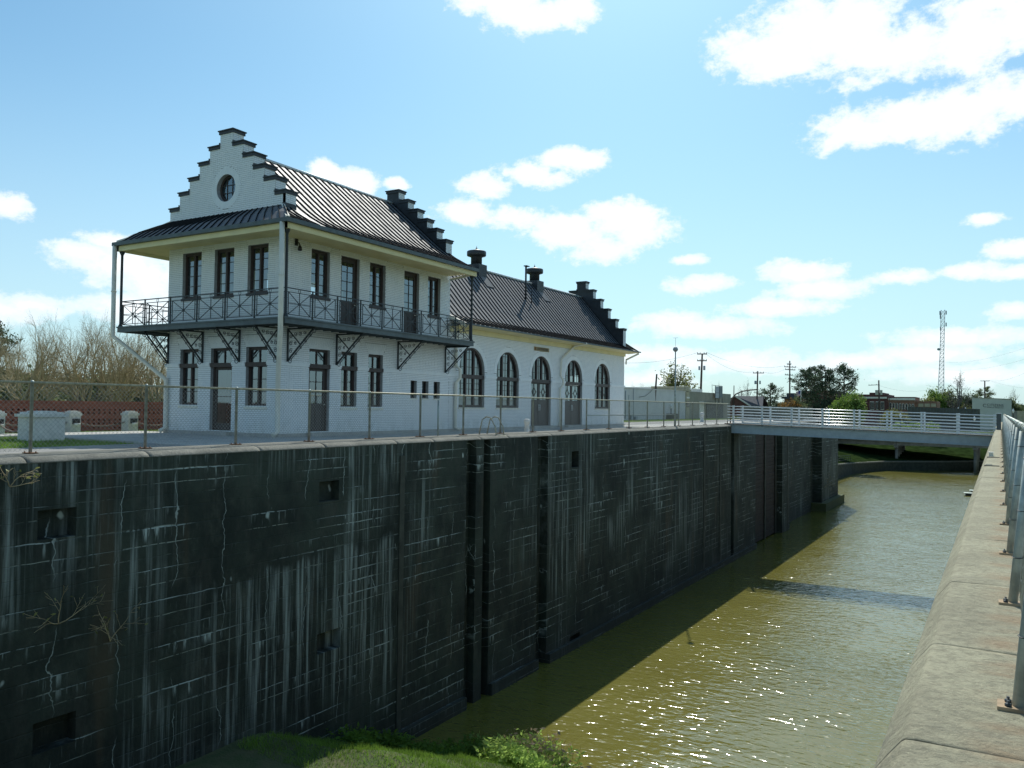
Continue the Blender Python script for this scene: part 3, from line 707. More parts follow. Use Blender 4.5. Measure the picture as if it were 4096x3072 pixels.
# --- the other walls (seen through the panes or from another side)
FW_ = Frame((XW0, 0, 0), (0, 1, 0), (-1, 0, 0)); FB = Frame((XW0, L1, 0), (1, 0, 0), (0, 1, 0)); FB2 = Frame((XW0, L2, 0), (1, 0, 0), (0, 1, 0))
mb = MB(); wall_sheet(mb, FW_, 0, L1, -.3, lambda a: 7.5, [Op(o.a0, o.a1, o.z0, o.z1, depth=.3) for o in upE]); wall_sheet(mb, FW_, L1, L2, -.3, lambda a: 5.0, [Op(a, b, .98, 3.77, arch=2.67, depth=.3) for a, b, z in archW[4:]])
mb.build('rear_side_wall', 'white_brick', H, fix=False)
mb = MB()
for (f, xs, zs, zb) in ((FB, STEPX, STEPZ, 3.9), ): wall_sheet(mb, f, 0, -XW0, zb, lambda a: 7.6, [])
wall_sheet(mb, FB2, 0, -XW0, -.3, lambda a: 5.3, [Op(fx(-4), fx(-2), .02, 3.2)])
mb.build('end_wall', 'white_brick', H)
# floors and room lining so that the panes look into rooms
mb = MB(); mb.box(XW0+.05, .25, FLOOR-.2, -.32, L1-.1, FLOOR-.05); mb.box(XW0+.05, .25, 6.95, -.32, L1-.1, 7.05); mb.box(XW0+.05, .25, -.1, -.32, L2-.1, .0); mb.box(XW0+.05, L1+.1, 4.55, -.32, L2-.1, 4.62)
mb.box(XW0+.3, 4.0, .02, -.35, 4.1, 3.6); mb.box(XW0+.3, L1-.3, .02, -.35, L1-.2, 4.5); mb.box(XC-.05, .3, .02, XC+.05, 4, 3.6)
mb.build('interior', 'room_wall', H)
mb = MB()
for x in (XW0+.24, -.30): 
    pass
# --- belt course and plinth
mb = MB()
def belt(fr, a0, a1, ops, z0, z1, d, name=None):
    cut = sorted((o.a0-.02, o.a1+.02) for o in ops if o.z0 < z1 and o.z1 > z0); s = a0
    for l, r in cut+[(a1, a1)]:
        if l-s > .04:
            if name: q = MB(); fr.box(q, s, l, z0, z1, -.01, d); q.build(name, 'white_brick', H)
            else: fr.box(mb, s, l, z0, z1, -.01, d)
        s = max(s, r)
belt(FF, -.04, -XW0+.04, loF, 2.37, 2.43, .045, 'belt_course'); belt(FE, -.03, L1, loE, 2.37, 2.43, .044, 'belt_course'); belt(FE, L1+.001, L2+.05, arE, 2.37, 2.43, .044, 'belt_course')
belt(FF, -.06, -XW0+.07, loF, 2.431, 2.50, .07, 'belt_cap'); belt(FE, -.065, L1, loE, 2.431, 2.50, .066, 'belt_cap'); belt(FE, L1+.001, L2+.07, arE, 2.431, 2.50, .066, 'belt_cap')
mb = MB(); belt(FF, -.05, -XW0+.06, [o for o in loF if o.z0 < .1], -.3, .02, .06); belt(FE, -.055, L2+.05, [o for o in loE+arE if o.z0 < .1], -.3, .02, .058)
mb.build('plinth', 'pavement', H)
mb = MB()
for fr, o in [(FF, loF[1]), (FE, loE[0]), (FE, arE[2]), (FE, arE[3])]: fr.box(mb, o.a0-.1, o.a1+.1, -.12, .035, -.2, .30)
mb.build('doorstep', 'pavement', H)
# --- gables
def gable(name, y0, y1, cx, xs, zs, zb, front_ops=None, dark=False, skip_front=False, capname='gable_cap'):
    g = None; mb = MB(); dk = MB()
    inner = 0.
    seg = []
    for x, z in zip(xs, zs): seg.append((inner, x, z)); inner = x
    for (i0, x, z) in seg:
        for s in (-1, 1):
            if i0 == 0 and s == 1: continue
            l, r = (cx-x, cx+x) if i0 == 0 else ((cx-x, cx-i0) if s < 0 else (cx+i0, cx+x))
            fy = dk if dark else mb
            if not skip_front: fy.quad((l, y0, zb), (r, y0, zb), (r, y0, z), (l, y0, z))
            (mb if dark else dk).quad((r, y1, zb), (l, y1, zb), (l, y1, z), (r, y1, z))
            mb.quad((l, y0, z), (r, y0, z), (r, y1, z), (l, y1, z))
    # exposed step sides in brick
    fb = MB()
    for k, (x, z) in enumerate(zip(xs, zs)):
        zlow = zs[k+1] if k+1 < len(xs) else zb
        for s in (-1, 1):
            f = Frame((cx+s*x, y0 if s > 0 else y1, 0), (0, 1 if s > 0 else -1, 0), (s, 0, 0))
            mb.quad(f.p(0, zlow), f.p(y1-y0, zlow), f.p(y1-y0, z), f.p(0, z))
            bricks(fb, f, zlow, z-.01, lambda q: (0, y1-y0), [], 30+k)
    g = mb.build(name, 'mortar', H); fb.build('brickwork', 'white_brick', g, 'stuff')
    if dk.f: dk.build('gable_flashing', 'vent_metal', g)
    for (i0, x, z) in seg:
        for s in (-1, 1):
            if i0 == 0 and s == 1: continue
            l, r = (cx-x, cx+x) if i0 == 0 else ((cx-x, cx-i0) if s < 0 else (cx+i0, cx+x))
            c = MB(); e0 = .07 if (s < 0 or i0 == 0) else -.0; e1 = .07 if (s > 0 or i0 == 0) else 0.
            c.box(l-e0*.55, y0-.045, z-.03, r+e1*.55, y1+.045, z+.075); c.box(l-e0, y0-.08, z+.075, r+e1, y1+.08, z+.115)
            if i0 > 0:  # upstand against the next block
                if s > 0: c.box(l, y0-.04, z+.115, l+.035, y1+.04, z+.19)
                else: c.box(r-.035, y0-.04, z+.115, r, y1+.04, z+.19)
            c.build(capname, 'vent_metal', g)
    return g
gable('front_gable', 0, .48, XC+.03, STEPX, STEPZ, 7.4, skip_front=True)
gable('middle_gable', 9.5, 9.95, XC+.03, STEPX, STEPZ, 7.2, dark=True)
S2X = [.33+.545*k for k in range(6)]; S2Z = [9.38, 8.80, 8.14, 7.47, 6.76, 6.12]
gable('end_gable', 29.5, 29.93, XC-.0, S2X, S2Z, 4.6, dark=True)
# --- roofs of standing-seam panels
PROF1 = [(XC, 10.37), (-1.8, 9.40), (-.7, 8.47), (0., 7.90), (.5, 7.56), (1.05, 7.26), (1.55, 7.04)]
PROF2 = [(XC, 8.42), (-1.8, 7.08), (-.7, 5.80), (-.1, 5.16), (.35, 4.93), (.82, 4.73)]
RF = MB().build('roof', 'roof_metal', H)
def panels(prof, y0, y1, n, side=1, front_clip=None):
    for k in range(n):
        a, b = y0+(y1-y0)*k/n, y0+(y1-y0)*(k+1)/n; mb = MB(); sm = MB()
        pts = [(XC+(x-XC)*side, z) for x, z in prof]
        for (p, q) in zip(pts, pts[1:]): mb.quad((p[0], a, p[1]), (q[0], a, q[1]), (q[0], b, q[1]), (p[0], b, p[1]), smooth=True)
        for (p, q) in zip(pts, pts[1:]):
            for (ya, yb, h) in ((b-.036, b-.004, .058),):
                sm.quad((p[0], ya, p[1]), (q[0], ya, q[1]), (q[0], ya, q[1]+h), (p[0], ya, p[1]+h)); sm.quad((p[0], ya, p[1]+h), (q[0], ya, q[1]+h), (q[0], yb, q[1]+h), (p[0], yb, p[1]+h)); sm.quad((p[0], yb, p[1]+h), (q[0], yb, q[1]+h), (q[0], yb, q[1]), (p[0], yb, p[1]))
        e = pts[-1]; sm.quad((e[0], b-.034, e[1]), (e[0], b-.004, e[1]), (e[0], b-.004, e[1]+.05), (e[0], b-.034, e[1]+.05))
        o = mb.build('roof_panel', 'roof_metal', RF); 
        o.data.materials.append(M['roof_seam'])
        i = len(o.data.polygons)
        me = o.data; bm = bmesh.new(); bm.from_mesh(me); off = rootloc(RF)
        for f in sm.f:
            vs_ = [bm.verts.new(Vector(sm.v[j])-off) for j in f]; nf = bm.faces.new(vs_); nf.material_index = 1
        if side < 0: bmesh.ops.recalc_face_normals(bm, faces=bm.faces)
        bm.to_mesh(me); bm.free()
panels(PROF1, .49, 9.48, 23); panels(PROF1, .49, 9.48, 23, -1)
panels(PROF2, 10.12, 29.48, 49); panels(PROF2, 10.12, 29.48, 49, -1)
# end strips beside the gables (flare past the wall) and the front skirt roof
EX = 1.55; EXW = XC-(EX-XC); EY = -1.25; EZ = 7.04; YB = 9.88
def hipz(x): # main profile height at x on the canal side
    for (p, q) in zip(PROF1, PROF1[1:]):
        if p[0] <= x <= q[0]: return p[1]+(q[1]-p[1])*(x-p[0])/(q[0]-p[0])
    return PROF1[-1][1]
flare = [(x, z) for x, z in PROF1 if x >= -.01]
def flare_panels(side):
    X = lambda x: XC+(x-XC)*side
    ysplit = [EY*(k/4) for k in range(5)]
    mb = MB(); m2 = MB()
    for (p, q) in zip(flare, flare[1:]):
        t0, t1 = p[0]/EX, q[0]/EX
        mb.quad((X(p[0]), EY*t0, p[1]), (X(q[0]), EY*t1, q[1]), (X(q[0]), .49, q[1]), (X(p[0]), .49, p[1]), smooth=True)
        m2.quad((X(p[0]), 9.48, p[1]), (X(q[0]), 9.48, q[1]), (X(q[0]), YB, q[1]), (X(p[0]), YB, p[1]), smooth=True)
    mb.build('roof_panel', 'roof_metal', RF, fix=(side < 0)); m2.build('roof_panel', 'roof_metal', RF, fix=(side < 0))
    mb = MB()
    for yy in (.2, -.13, -.46, -.80, -1.1, 9.7):
        a0 = 0 if yy > 0 else -yy/-EY*EX if False else (yy/EY)*EX
        pts = [(x, z) for x, z in flare if x > a0+.02]; pts = [(a0, hipz(a0))]+pts if yy < 0 else [(0.06, hipz(.06))]+pts
        for (p, q) in zip(pts, pts[1:]): mb.obox(Vector((X(p[0]), yy, p[1])), Vector((X(q[0])-X(p[0]), 0, q[1]-p[1])), Vector((0, .028, 0)), Vector((0, 0, .055)))
    mb.build('seam', 'roof_seam', RF)
flare_panels(1); flare_panels(-1)
def skirt():
    n = 24; xw = XW0-.0; z0 = 7.90
    pr = [(0., z0), (.32, z0-.22*1.0), (.68, z0-.49), (1., EZ)]
    for k in range(n):
        f0, f1 = k/n, (k+1)/n; mb = MB(); sm = MB()
        def pt(f, t, z): return (xw+(0-xw)*f+((EXW-xw)*(1-f)+(EX-0)*f)*t, EY*t, z)
        # panels run square to the eave: interpolate between the wall edge and the eave edge
        for (p, q) in zip(pr, pr[1:]): mb.quad(pt(f0, p[0], p[1]), pt(f1, p[0], p[1]), pt(f1, q[0], q[1]), pt(f0, q[0], q[1]), smooth=True)
        for (p, q) in zip(pr, pr[1:]):
            a = Vector(pt(f1, p[0], p[1])); b = Vector(pt(f1, q[0], q[1])); sm.obox(a-Vector((.014, 0, 0)), b-a, Vector((.028, 0, 0)), Vector((0, 0, .05)))
        o = mb.build('roof_panel', 'roof_metal', RF, fix=True); sm.build('seam', 'roof_seam', RF)
skirt()
# ridge caps, hip caps, rake boards, gutters, soffits
mb = MB(); mb.tube([(XC, .48, 10.385), (XC, 9.5, 10.385)], .07, 8); mb.tube([(XC, 10.0, 8.435), (XC, 29.5, 8.435)], .07, 8); mb.build('ridge_cap', 'bridge_rail', RF)
mb = MB()
for s in (1, -1):
    X = lambda x: XC+(x-XC)*s
    mb.bar((X(.02), -.01, 7.93), (X(.75), -.6, 7.46), .12, .05); mb.bar((X(.75), -.6, 7.46), (X(1.53), -1.23, 7.09), .13, .05)
mb.build('hip_cap', 'white_trim', RF)
mb = MB(); mb.box(.0, -.03, 7.78, .14, .5, 7.98); mb.box(XW0-.02, -.06, 7.80, .1, .0, 7.9); mb.build('base_flashing', 'vent_metal', RF)
mb = MB()
for s in (1, -1):
    X = lambda x: XC+(x-XC)*s
    a, b = sorted((X(EX), X(EX+.11))); mb.box(a, EY-.11, EZ-.13, b, YB+.03, EZ+.005)
mb.box(EXW, EY-.11, EZ-.131, EX, EY, EZ+.004)
for s in (1, -1):
    a, b = sorted((XC+(.82-XC)*s, XC+(.88-XC)*s)); mb.box(a, 10.1, 4.68, b, 30.7, 4.75)
mb.build('gutter', 'iron_fascia', RF)
mb = MB()
for s in (1, -1):
    X = lambda x: XC+(x-XC)*s
    a, b = sorted((X(EX-.14), X(EX-.02))); mb.box(a, EY+.02, EZ-.32, b, YB, EZ-.131)
mb.box(EXW+.02, EY+.02, EZ-.321, EX-.02, EY+.14, EZ-.132); mb.build('fascia_board', 'cream', RF)
mb = MB()
for s in (1, -1):
    X = lambda x: XC+(x-XC)*s
    a, b = sorted((X(0.), X(EX-.14))); mb.box(a, EY+.14, EZ-.20, b, YB-.02, EZ-.15)
mb.box(XW0, EY+.14, EZ-.201, 0, -.003, EZ-.151)
for s in (1, -1):
    X = lambda x: XC+(x-XC)*s
    a, b = sorted((X(0.), X(.815))); mb.quad((X(.01), L1+.05, 4.60), (X(.815), L1+.05, 4.68), (X(.815), 30.65, 4.68), (X(.01), 30.65, 4.60)); mb.box(min(X(-.0), X(.10)), L1+.02, 4.40, max(X(-.0), X(.10)), L2, 4.62)
mb.build('soffit', 'cream', RF)
# lower roof: flared end past the last gable, white barge board at its near end
mb = MB()
for s in (1, -1):
    X = lambda x: XC+(x-XC)*s
    fl = [(x, z) for x, z in PROF2 if x > -.75]
    for (p, q) in zip(fl, fl[1:]):
        e0, e1 = (30.0 if p[0] < .1 else 30.0+(p[0]-.1)*.95), 30.0+(q[0]-.1)*.95 if q[0] > .1 else 30.0
        mb.quad((X(p[0]), 29.48, p[1]), (X(q[0]), 29.48, q[1]), (X(q[0]), e1, q[1]), (X(p[0]), e0, p[1]), smooth=True)
mb.quad((.82, 30.68, 4.73), (XC*2-.82, 30.68, 4.73), (XC*2-.1, 29.95, 5.3), (.1, 29.95, 5.3))
mb.build('roof_panel', 'roof_metal', RF, fix=True)
mb = MB()
for s in (1, -1):
    X = lambda x: XC+(x-XC)*s
    for (p, q) in zip(PROF2, PROF2[1:]): mb.obox(Vector((X(p[0]), 10.07, p[1]-.16)), Vector((X(q[0])-X(p[0]), 0, q[1]-p[1])), Vector((0, .05, 0)), Vector((0, 0, .19)))
mb.build('barge_board', 'white_trim', RF)
mb = MB(); mb.quad((XW0, L1+.02, 4.3), (0, L1+.02, 4.3), (0, L1+.02, 5.1), (XC, L1+.02, 8.3), (XW0, L1+.02, 5.1)); mb.build('inner_gable', 'white_trim', RF)
for yv in (16.65, 23.05):
    v = MB(); c = (XC+.0, yv, 0)
    v.box(XC-.42, yv-.40, 7.7, XC+.42, yv+.40, 8.62); v.lathe(c, [(.30, 8.55), (.30, 9.02), (.34, 9.05), (.50, 9.10), (.52, 9.14), (.52, 9.33), (.49, 9.36), (.3, 9.40), (.07, 9.47), (.05, 9.5)], 24)
    vo = v.build('roof_vent', 'vent_metal', H)
    s_ = MB(); s_.lathe(c, [(.03, 9.48), (.055, 9.51), (.02, 9.58), (.006, 9.66)], 10); s_.build('finial', 'white_trim', vo)
    s_ = MB(); s_.obox(Vector((XC+.42, yv-.36, 7.93)), Vector((.5, 0, -.58)), Vector((0, .72, 0)), Vector((.03, 0, .03))); s_.build('flashing', 'vent_metal', vo)
p = MB(); p.tube([(-1.8, 20.0, 6.95), (-1.8, 20.0, 9.0)], .055, 10); p.box(-1.9, 19.9, 8.97, -1.7, 20.25, 9.02); p.bar((-1.8, 20.02, 8.95), (-2.05, 20.4, 8.75), .04); p.tube([(-1.65, 20.42, 6.8), (-1.65, 20.42, 7.8)], .03, 8)
p.build('roof_pipe', 'vent_metal', H)

# --- windows and doors: frame is the part, each pane a sub-part
def pane(parent, fr, a0, a1, z0, z1, d):
    q = MB(); q.quad(fr.p(a0, z0, d), fr.p(a1, z0, d), fr.p(a1, z1, d), fr.p(a0, z1, d)); return q.build('pane', 'glass', parent)
def window(fr, o, transom=None, rows=4, cols=2, sill=True, name='window'):
    mb = MB(); b0, b1 = -.20, -.12; t = .075
    A0, A1, Z0, Z1 = o.a0, o.a1, o.z0, o.z1
    fr.box(mb, A0, A0+t, Z0, Z1, b0, b1); fr.box(mb, A1-t, A1, Z0, Z1, b0, b1); fr.box(mb, A0+t, A1-t, Z1-t*1.4, Z1, b0, b1); fr.box(mb, A0+t, A1-t, Z0, Z0+t*1.2, b0, b1)
    zt = Z1-t*1.4; am = (A0+A1)/2; parts = []
    if transom:
        fr.box(mb, A0-.03, A1+.03, transom-.075, transom+.075, b0, b1+.14)
        parts += [((A0+t, am-.02), (transom+.075, zt)), ((am+.02, A1-t), (transom+.075, zt))]
        fr.box(mb, am-.02, am+.02, transom+.075, zt, b0+.02, b1-.01); zt = transom-.075
    fr.box(mb, am-.045, am+.045, Z0+t*1.2, zt, b0+.01, b1+.015)
    mo = mb.build(name, 'brown_frame', H); mu = MB()
    lo = Z0+t*1.2
    for (l, r) in ((A0+t, am-.045), (am+.045, A1-t)):
        for k in range(rows):
            z0, z1 = lo+(zt-lo)*k/rows, lo+(zt-lo)*(k+1)/rows; pane(mo, fr, l, r, z0, z1, -.165)
            if k: fr.box(mu, l, r, z0-.012, z0+.012, -.175, -.145)
        fr.box(mu, l, l+.03, lo, zt, -.178, -.14); fr.box(mu, r-.03, r, lo, zt, -.178, -.14)
    for (a, z) in parts: pane(mo, fr, a[0], a[1], z[0], z[1], -.165)
    mu.build('muntin', 'brown_frame', mo)
    if sill: s = MB(); fr.box(s, A0-.03, A1+.03, Z0-.09, Z0, -.14, .05); s.build('sill', 'brown_frame' if Z0 > 3 else 'white_trim', mo)
    return mo
def door(fr, o, transom=None, glass_from=.48, rows=4, cols=2, screen=False):
    mb = MB(); b0, b1 = -.20, -.12; t = .085; A0, A1, Z0, Z1 = o.a0, o.a1, o.z0, o.z1
    fr.box(mb, A0, A0+t, Z0, Z1, b0, b1); fr.box(mb, A1-t, A1, Z0, Z1, b0, b1); fr.box(mb, A0+t, A1-t, Z1-t, Z1, b0, b1); top = Z1-t; am = (A0+A1)/2
    mo = None; tp = []
    if transom: fr.box(mb, A0-.03, A1+.03, transom-.075, transom+.075, b0, b1+.14); fr.box(mb, am-.02, am+.02, transom+.075, top, b0+.02, b1-.01); tp = [(A0+t, am-.02, transom+.075, top), (am+.02, A1-t, transom+.075, top)]; top = transom-.075
    mo = mb.build('door', 'brown_frame', H)
    for q in tp: pane(mo, fr, q[0], q[1], q[2], q[3], -.165)
    lf = MB(); l, r = A0+t, A1-t; zg = Z0+(top-Z0)*glass_from; st = .10
    fr.box(lf, l, l+st, Z0+.02, top, -.185, -.14); fr.box(lf, r-st, r, Z0+.02, top, -.185, -.14); fr.box(lf, l+st, r-st, top-st, top, -.185, -.14); fr.box(lf, l+st, r-st, zg-.08, zg, -.185, -.14); fr.box(lf, l+st, r-st, Z0+.02, Z0+.2, -.185, -.14)
    fr.box(lf, l+st, r-st, Z0+.2, zg-.08, -.178, -.155); fr.box(lf, am-.03, am+.03, Z0+.2, zg-.08, -.178, -.142)
    lf.build('leaf', 'door_panel', mo); mu = MB(); top -= st
    for c in range(cols):
        a0, a1 = l+st+(r-l-2*st)*c/cols, l+st+(r-l-2*st)*(c+1)/cols
        for k in range(rows):
            z0, z1 = zg+(top-zg)*k/rows, zg+(top-zg)*(k+1)/rows; pane(mo, fr, a0, a1, z0, z1, -.165)
            if k and c == 0: fr.box(mu, l+st, r-st, z0-.012, z0+.012, -.175, -.148)
        if c: fr.box(mu, a0-.012, a0+.012, zg, top, -.176, -.146)
    mu.build('muntin', 'brown_frame', mo)
    k = MB(); k.lathe(fr.p(r-.05, Z0+1.0, -.10), [(.012, -.02), (.03, -.01), (.03, .012), (.012, .02)], 10); k.build('knob', 'white_trim', mo)
    return mo
for o in upF: window(FF, o)
for o in (upE[0], upE[2], upE[4]): window(FE, o)
for o in (upE[1], upE[3]): door(FE, o, glass_from=.42)
TR = 2.42
for o in (loF[0], loF[2]): window(FF, o, TR, 3)
door(FF, loF[1], TR, .12, 2, 1); door(FE, loE[0], TR, .45, 3, 2)
for o in (loE[1], loE[2]): window(FE, o, TR, 3)
for o in smE:
    mb = MB(); t = .05
    FE.box(mb, o.a0, o.a0+t, o.z0, o.z1, -.2, -.13); FE.box(mb, o.a1-t, o.a1, o.z0, o.z1, -.2, -.13); FE.box(mb, o.a0+t, o.a1-t, o.z1-t, o.z1, -.2, -.13); FE.box(mb, o.a0+t, o.a1-t, o.z0, o.z0+t, -.2, -.13)
    w_ = mb.build('small_window', 'brown_frame', H); pane(w_, FE, o.a0+t, o.a1-t, o.z0+t, o.z1-t, -.17); s = MB(); FE.box(s, o.a0-.03, o.a1+.03, o.z0-.06, o.z0, -.1, .03); s.build('sill', 'white_trim', w_)
# round gable window
mb = MB(); n = 40; c = (rnd_.z0+rnd_.z1)/2
for k in range(n):
    t0, t1 = 2*math.pi*k/n, 2*math.pi*(k+1)/n
    pts = [FF.p(rnd_.ac+r*math.cos(t), c+r*math.sin(t), -.15) for t, r in ((t0, .5), (t1, .5), (t1, .41), (t0, .41))]; mb.prism(pts, FF.N*-.06)
w_ = mb.build('round_window', 'brown_frame', H, fix=True); mu = MB()
for d in (-.14, .14):
    h = math.sqrt(.42**2-d*d); FF.box(mu, rnd_.ac+d-.013, rnd_.ac+d+.013, c-h, c+h, -.19, -.165); FF.box(mu, rnd_.ac-h, rnd_.ac+h, c+d-.013, c+d+.013, -.189, -.166)
mu.build('muntin', 'brown_frame', w_); q = MB(); q.quad(*[FF.p(rnd_.ac+.42*math.cos(2*math.pi*k/32), c+.42*math.sin(2*math.pi*k/32), -.185) for k in range(32)]); q.build('pane', 'glass', w_)
q = MB(); q.box(-3.75, .5, 8.25, -2.05, .56, 9.42); q.build('attic_lining', 'dark_room', H)
# arched windows and doors of the low wing
def arched(o, is_door):
    fr = FE; mb = MB(); b0, b1 = -.21, -.12; n = 18; t = .10
    def ring_pts(g, d): return [fr.p(o.ac+(o.hw-g)*math.cos(math.pi*k/n), o.arch+(o.z1-o.arch-g)*math.sin(math.pi*k/n), d) for k in range(n+1)]
    A, Bq, C_, D_ = ring_pts(0, b1), ring_pts(t, b1), ring_pts(0, b0), ring_pts(t, b0)
    for k in range(n): mb.quad(A[k], A[k+1], Bq[k+1], Bq[k]); mb.quad(Bq[k], Bq[k+1], D_[k+1], D_[k])
    fr.box(mb, o.a0, o.a0+t, o.z0, o.arch, b0, b1); fr.box(mb, o.a1-t, o.a1, o.z0, o.arch, b0, b1)
    TZ = 2.42; fr.box(mb, o.a0, o.a1, TZ-.09, TZ+.09, b0-.005, b1+.10)
    def top(a): return o.arch+(o.z1-o.arch-t*.7)*math.sqrt(max(0, 1-((a-o.ac)/(o.hw-t*.7))**2))
    ms = [o.ac-.34, o.ac+.34] if not is_door else [o.ac-.28, o.ac+.28]
    for a in ms: fr.box(mb, a-.06, a+.06, TZ+.09, top(a), b0+.01, b1+.01)
    if not is_door:
        for a in ms: fr.box(mb, a-.06, a+.06, o.z0, TZ-.09, b0+.01, b1+.01)
        fr.box(mb, o.a0+t, o.a1-t, o.z0, o.z0+.12, b0, b1)
    mo = mb.build('arched_door' if is_door else 'arched_window', 'brown_frame', H)
    mu = MB(); bays = [(o.a0+t, ms[0]-.06), (ms[0]+.06, ms[1]-.06), (ms[1]+.06, o.a1-t)]
    for i, (l, r) in enumerate(bays):
        k = 6; q = MB()
        pts = [fr.p(l, TZ+.09, -.17), fr.p(r, TZ+.09, -.17)]+[fr.p(r+(l-r)*j/k, max(TZ+.1, top(r+(l-r)*j/k)), -.17) for j in range(k+1)]
        q.quad(*pts); q.build('pane', 'glass', mo)
        fr.box(mu, (l+r)/2-.012, (l+r)/2+.012, TZ+.09, top((l+r)/2), -.18, -.155)
        for z in (TZ+.45, TZ+.80, TZ+1.12):
            if z < min(top(l), top(r)): fr.box(mu, l, r, z-.012, z+.012, -.181, -.154)
        if not is_door:
            for (zz0, zz1) in ((o.z0+.12, o.z0+.55), (o.z0+.55, TZ-.09)): pane(mo, fr, l, r, zz0, zz1, -.17)
            fr.box(mu, (l+r)/2-.012, (l+r)/2+.012, o.z0+.55, TZ-.09, -.18, -.155); fr.box(mu, l, r, o.z0+.52, o.z0+.58, -.19, -.14)
            for z in (o.z0+.86, o.z0+1.12): fr.box(mu, l, r, z-.012, z+.012, -.181, -.154)
    if is_door:
        for (l, r, hs) in ((o.a0+t, o.ac-.01, 1), (o.ac+.01, o.a1-t, -1)):
            lf = MB(); st = .10; zg, zt = 1.42, TZ-.09-.06
            fr.box(lf, l, l+st, .03, TZ-.1, -.19, -.14); fr.box(lf, r-st, r, .03, TZ-.1, -.19, -.14); fr.box(lf, l+st, r-st, zt, TZ-.1, -.19, -.14); fr.box(lf, l+st, r-st, .03, zg, -.188, -.15); lf.build('leaf', 'door_panel', mo)
            pane(mo, fr, l+st, r-st, zg, zt, -.165); am, zm = (l+r)/2, (zg+zt)/2; hw, hh = (r-l)/2-st, (zt-zg)/2
            for (p1, p2) in (((0, .55), (.5, 0)), ((.5, 0), (0, -.55)), ((0, -.55), (-.5, 0)), ((-.5, 0), (0, .55)), ((0, .55), (0, 1)), ((0, -.55), (0, -1)), ((.5, 0), (1, 0)), ((-.5, 0), (-1, 0))):
                mu.bar(fr.p(am+p1[0]*hw, zm+p1[1]*hh, -.155), fr.p(am+p2[0]*hw, zm+p2[1]*hh, -.155), .03, .02, fr.N)
            hx = r-.06 if hs > 0 else l+.06; h_ = MB(); h_.tube([fr.p(hx, .85, -.135), fr.p(hx, .87, -.09), fr.p(hx, 1.15, -.09), fr.p(hx, 1.17, -.135)], .014, 8); h_.build('handle', 'bridge_rail', mo)
    mu.build('muntin', 'brown_frame', mo)
    if not is_door: s = MB(); fr.box(s, o.a0-.06, o.a1+.06, o.z0-.08, o.z0, -.14, .05); s.build('sill', 'white_trim', mo)
for k, o in enumerate(arE): arched(o, k in (2, 3))
# --- balcony: deck is the part; posts, railing panels and brackets its sub-parts
BX, BY, BYB = 1.44, -1.16, 9.80; BXW = 2*XC-BX; ZD = 3.86
mb = MB()
mb.box(XE0+.0, BY, ZD-.06, BX, BYB, ZD); mb.box(BXW, BY, ZD-.06, XW0, BYB, ZD); mb.box(XW0, BY, ZD-.061, 0, -.002, ZD-.001)
for k in range(26):
    y = -.9+k*.42; mb.box(.02, y, ZD-.15, BX-.06, y+.05, ZD-.06)
for k in range(22):
    x = XW0+.1+k*.28; mb.box(x, BY+.06, ZD-.15, x+.05, -.02, ZD-.061)
BAL = mb.build('balcony', 'iron_fascia', H)
mb = MB(); mb.box(BX-.06, BY-.02, ZD-.20, BX+.015, BYB+.02, ZD-.005); mb.box(BX+.0151, BY-.055, ZD-.04, BX+.05, BYB+.05, ZD+.012); mb.box(BXW-.015, BY-.02, ZD-.20, BXW+.06, BYB+.02, ZD-.005)
mb.box(BXW, BY-.021, ZD-.201, BX-.0601, BY+.05, ZD-.006); mb.box(BXW-.03, BY-.055, ZD-.041, BX+.0149, BY-.0211, ZD+.011); mb.box(0.02, BYB-.05, ZD-.2, BX-.061, BYB+.02, ZD-.006)
mb.build('balcony_fascia', 'iron_fascia', BAL)
rx, ry, ryb = BX-.06, BY+.06, BYB-.06; rxw = BXW+.06
def rail_panel(a, b):
    a = Vector(a); b = Vector(b); d = (b-a); L = d.length; d.normalize(); mb = MB(); z = Vector((0, 0, 1))
    def p(s, h): return a+d*s+z*h
    mb.bar(p(0, .96), p(L, .96), .05, .03); mb.bar(p(0, .83), p(L, .83), .022); mb.bar(p(0, .10), p(L, .10), .022)
    g = .11; mb.bar(p(g, .1), p(g, .83), .022); mb.bar(p(L-g, .1), p(L-g, .83), .022)
    mb.bar(p(g, .1), p(L-g, .83), .02); mb.bar(p(g, .83), p(L-g, .1), .02); mb.bar(p(L/2, .1), p(L/2, .83), .02); mb.bar(p(g, .465), p(L-g, .465), .02)
    for h in (.3, .63): mb.bar(p(0, h), p(g, h), .014); mb.bar(p(L-g, h), p(L, h), .014)
    mb.tube([p(L/2+.05*math.cos(t), .895+.06*math.sin(t)) for t in [2*math.pi*k/12 for k in range(13)]], .009, 5)
    nn = d.cross(z); cpt = p(L/2, .465); mb.tube([cpt-nn*.014, cpt+nn*.014], .05, 10)
    for s in (0, L):
        pass
    mb.build('railing_panel', 'iron_dark', BAL)
def rail_post(p):
    mb = MB(); p = Vector(p); mb.box(p.x-.02, p.y-.02, p.z, p.x+.02, p.y+.02, p.z+.98); mb.lathe(p, [(.035, .02), (.035, .05), (.02, .07)], 8); mb.build('railing_post', 'iron_dark', BAL)
def rail_run(a, b, n, ends=(True, True)):
    a = Vector(a); b = Vector(b)
    for k in range(n):
        rail_panel(a.lerp(b, k/n), a.lerp(b, (k+1)/n))
    for k in range(n+1):
        if (k == 0 and not ends[0]) or (k == n and not ends[1]): continue
        rail_post(a.lerp(b, k/n))
rail_run((rx, ry, ZD), (rx, ryb, ZD), 9, (False, False)); rail_run((rxw, ry, ZD), (rx, ry, ZD), 6, (False, False)); rail_run((rxw, ry, ZD), (rxw, ryb, ZD), 9, (False, False))
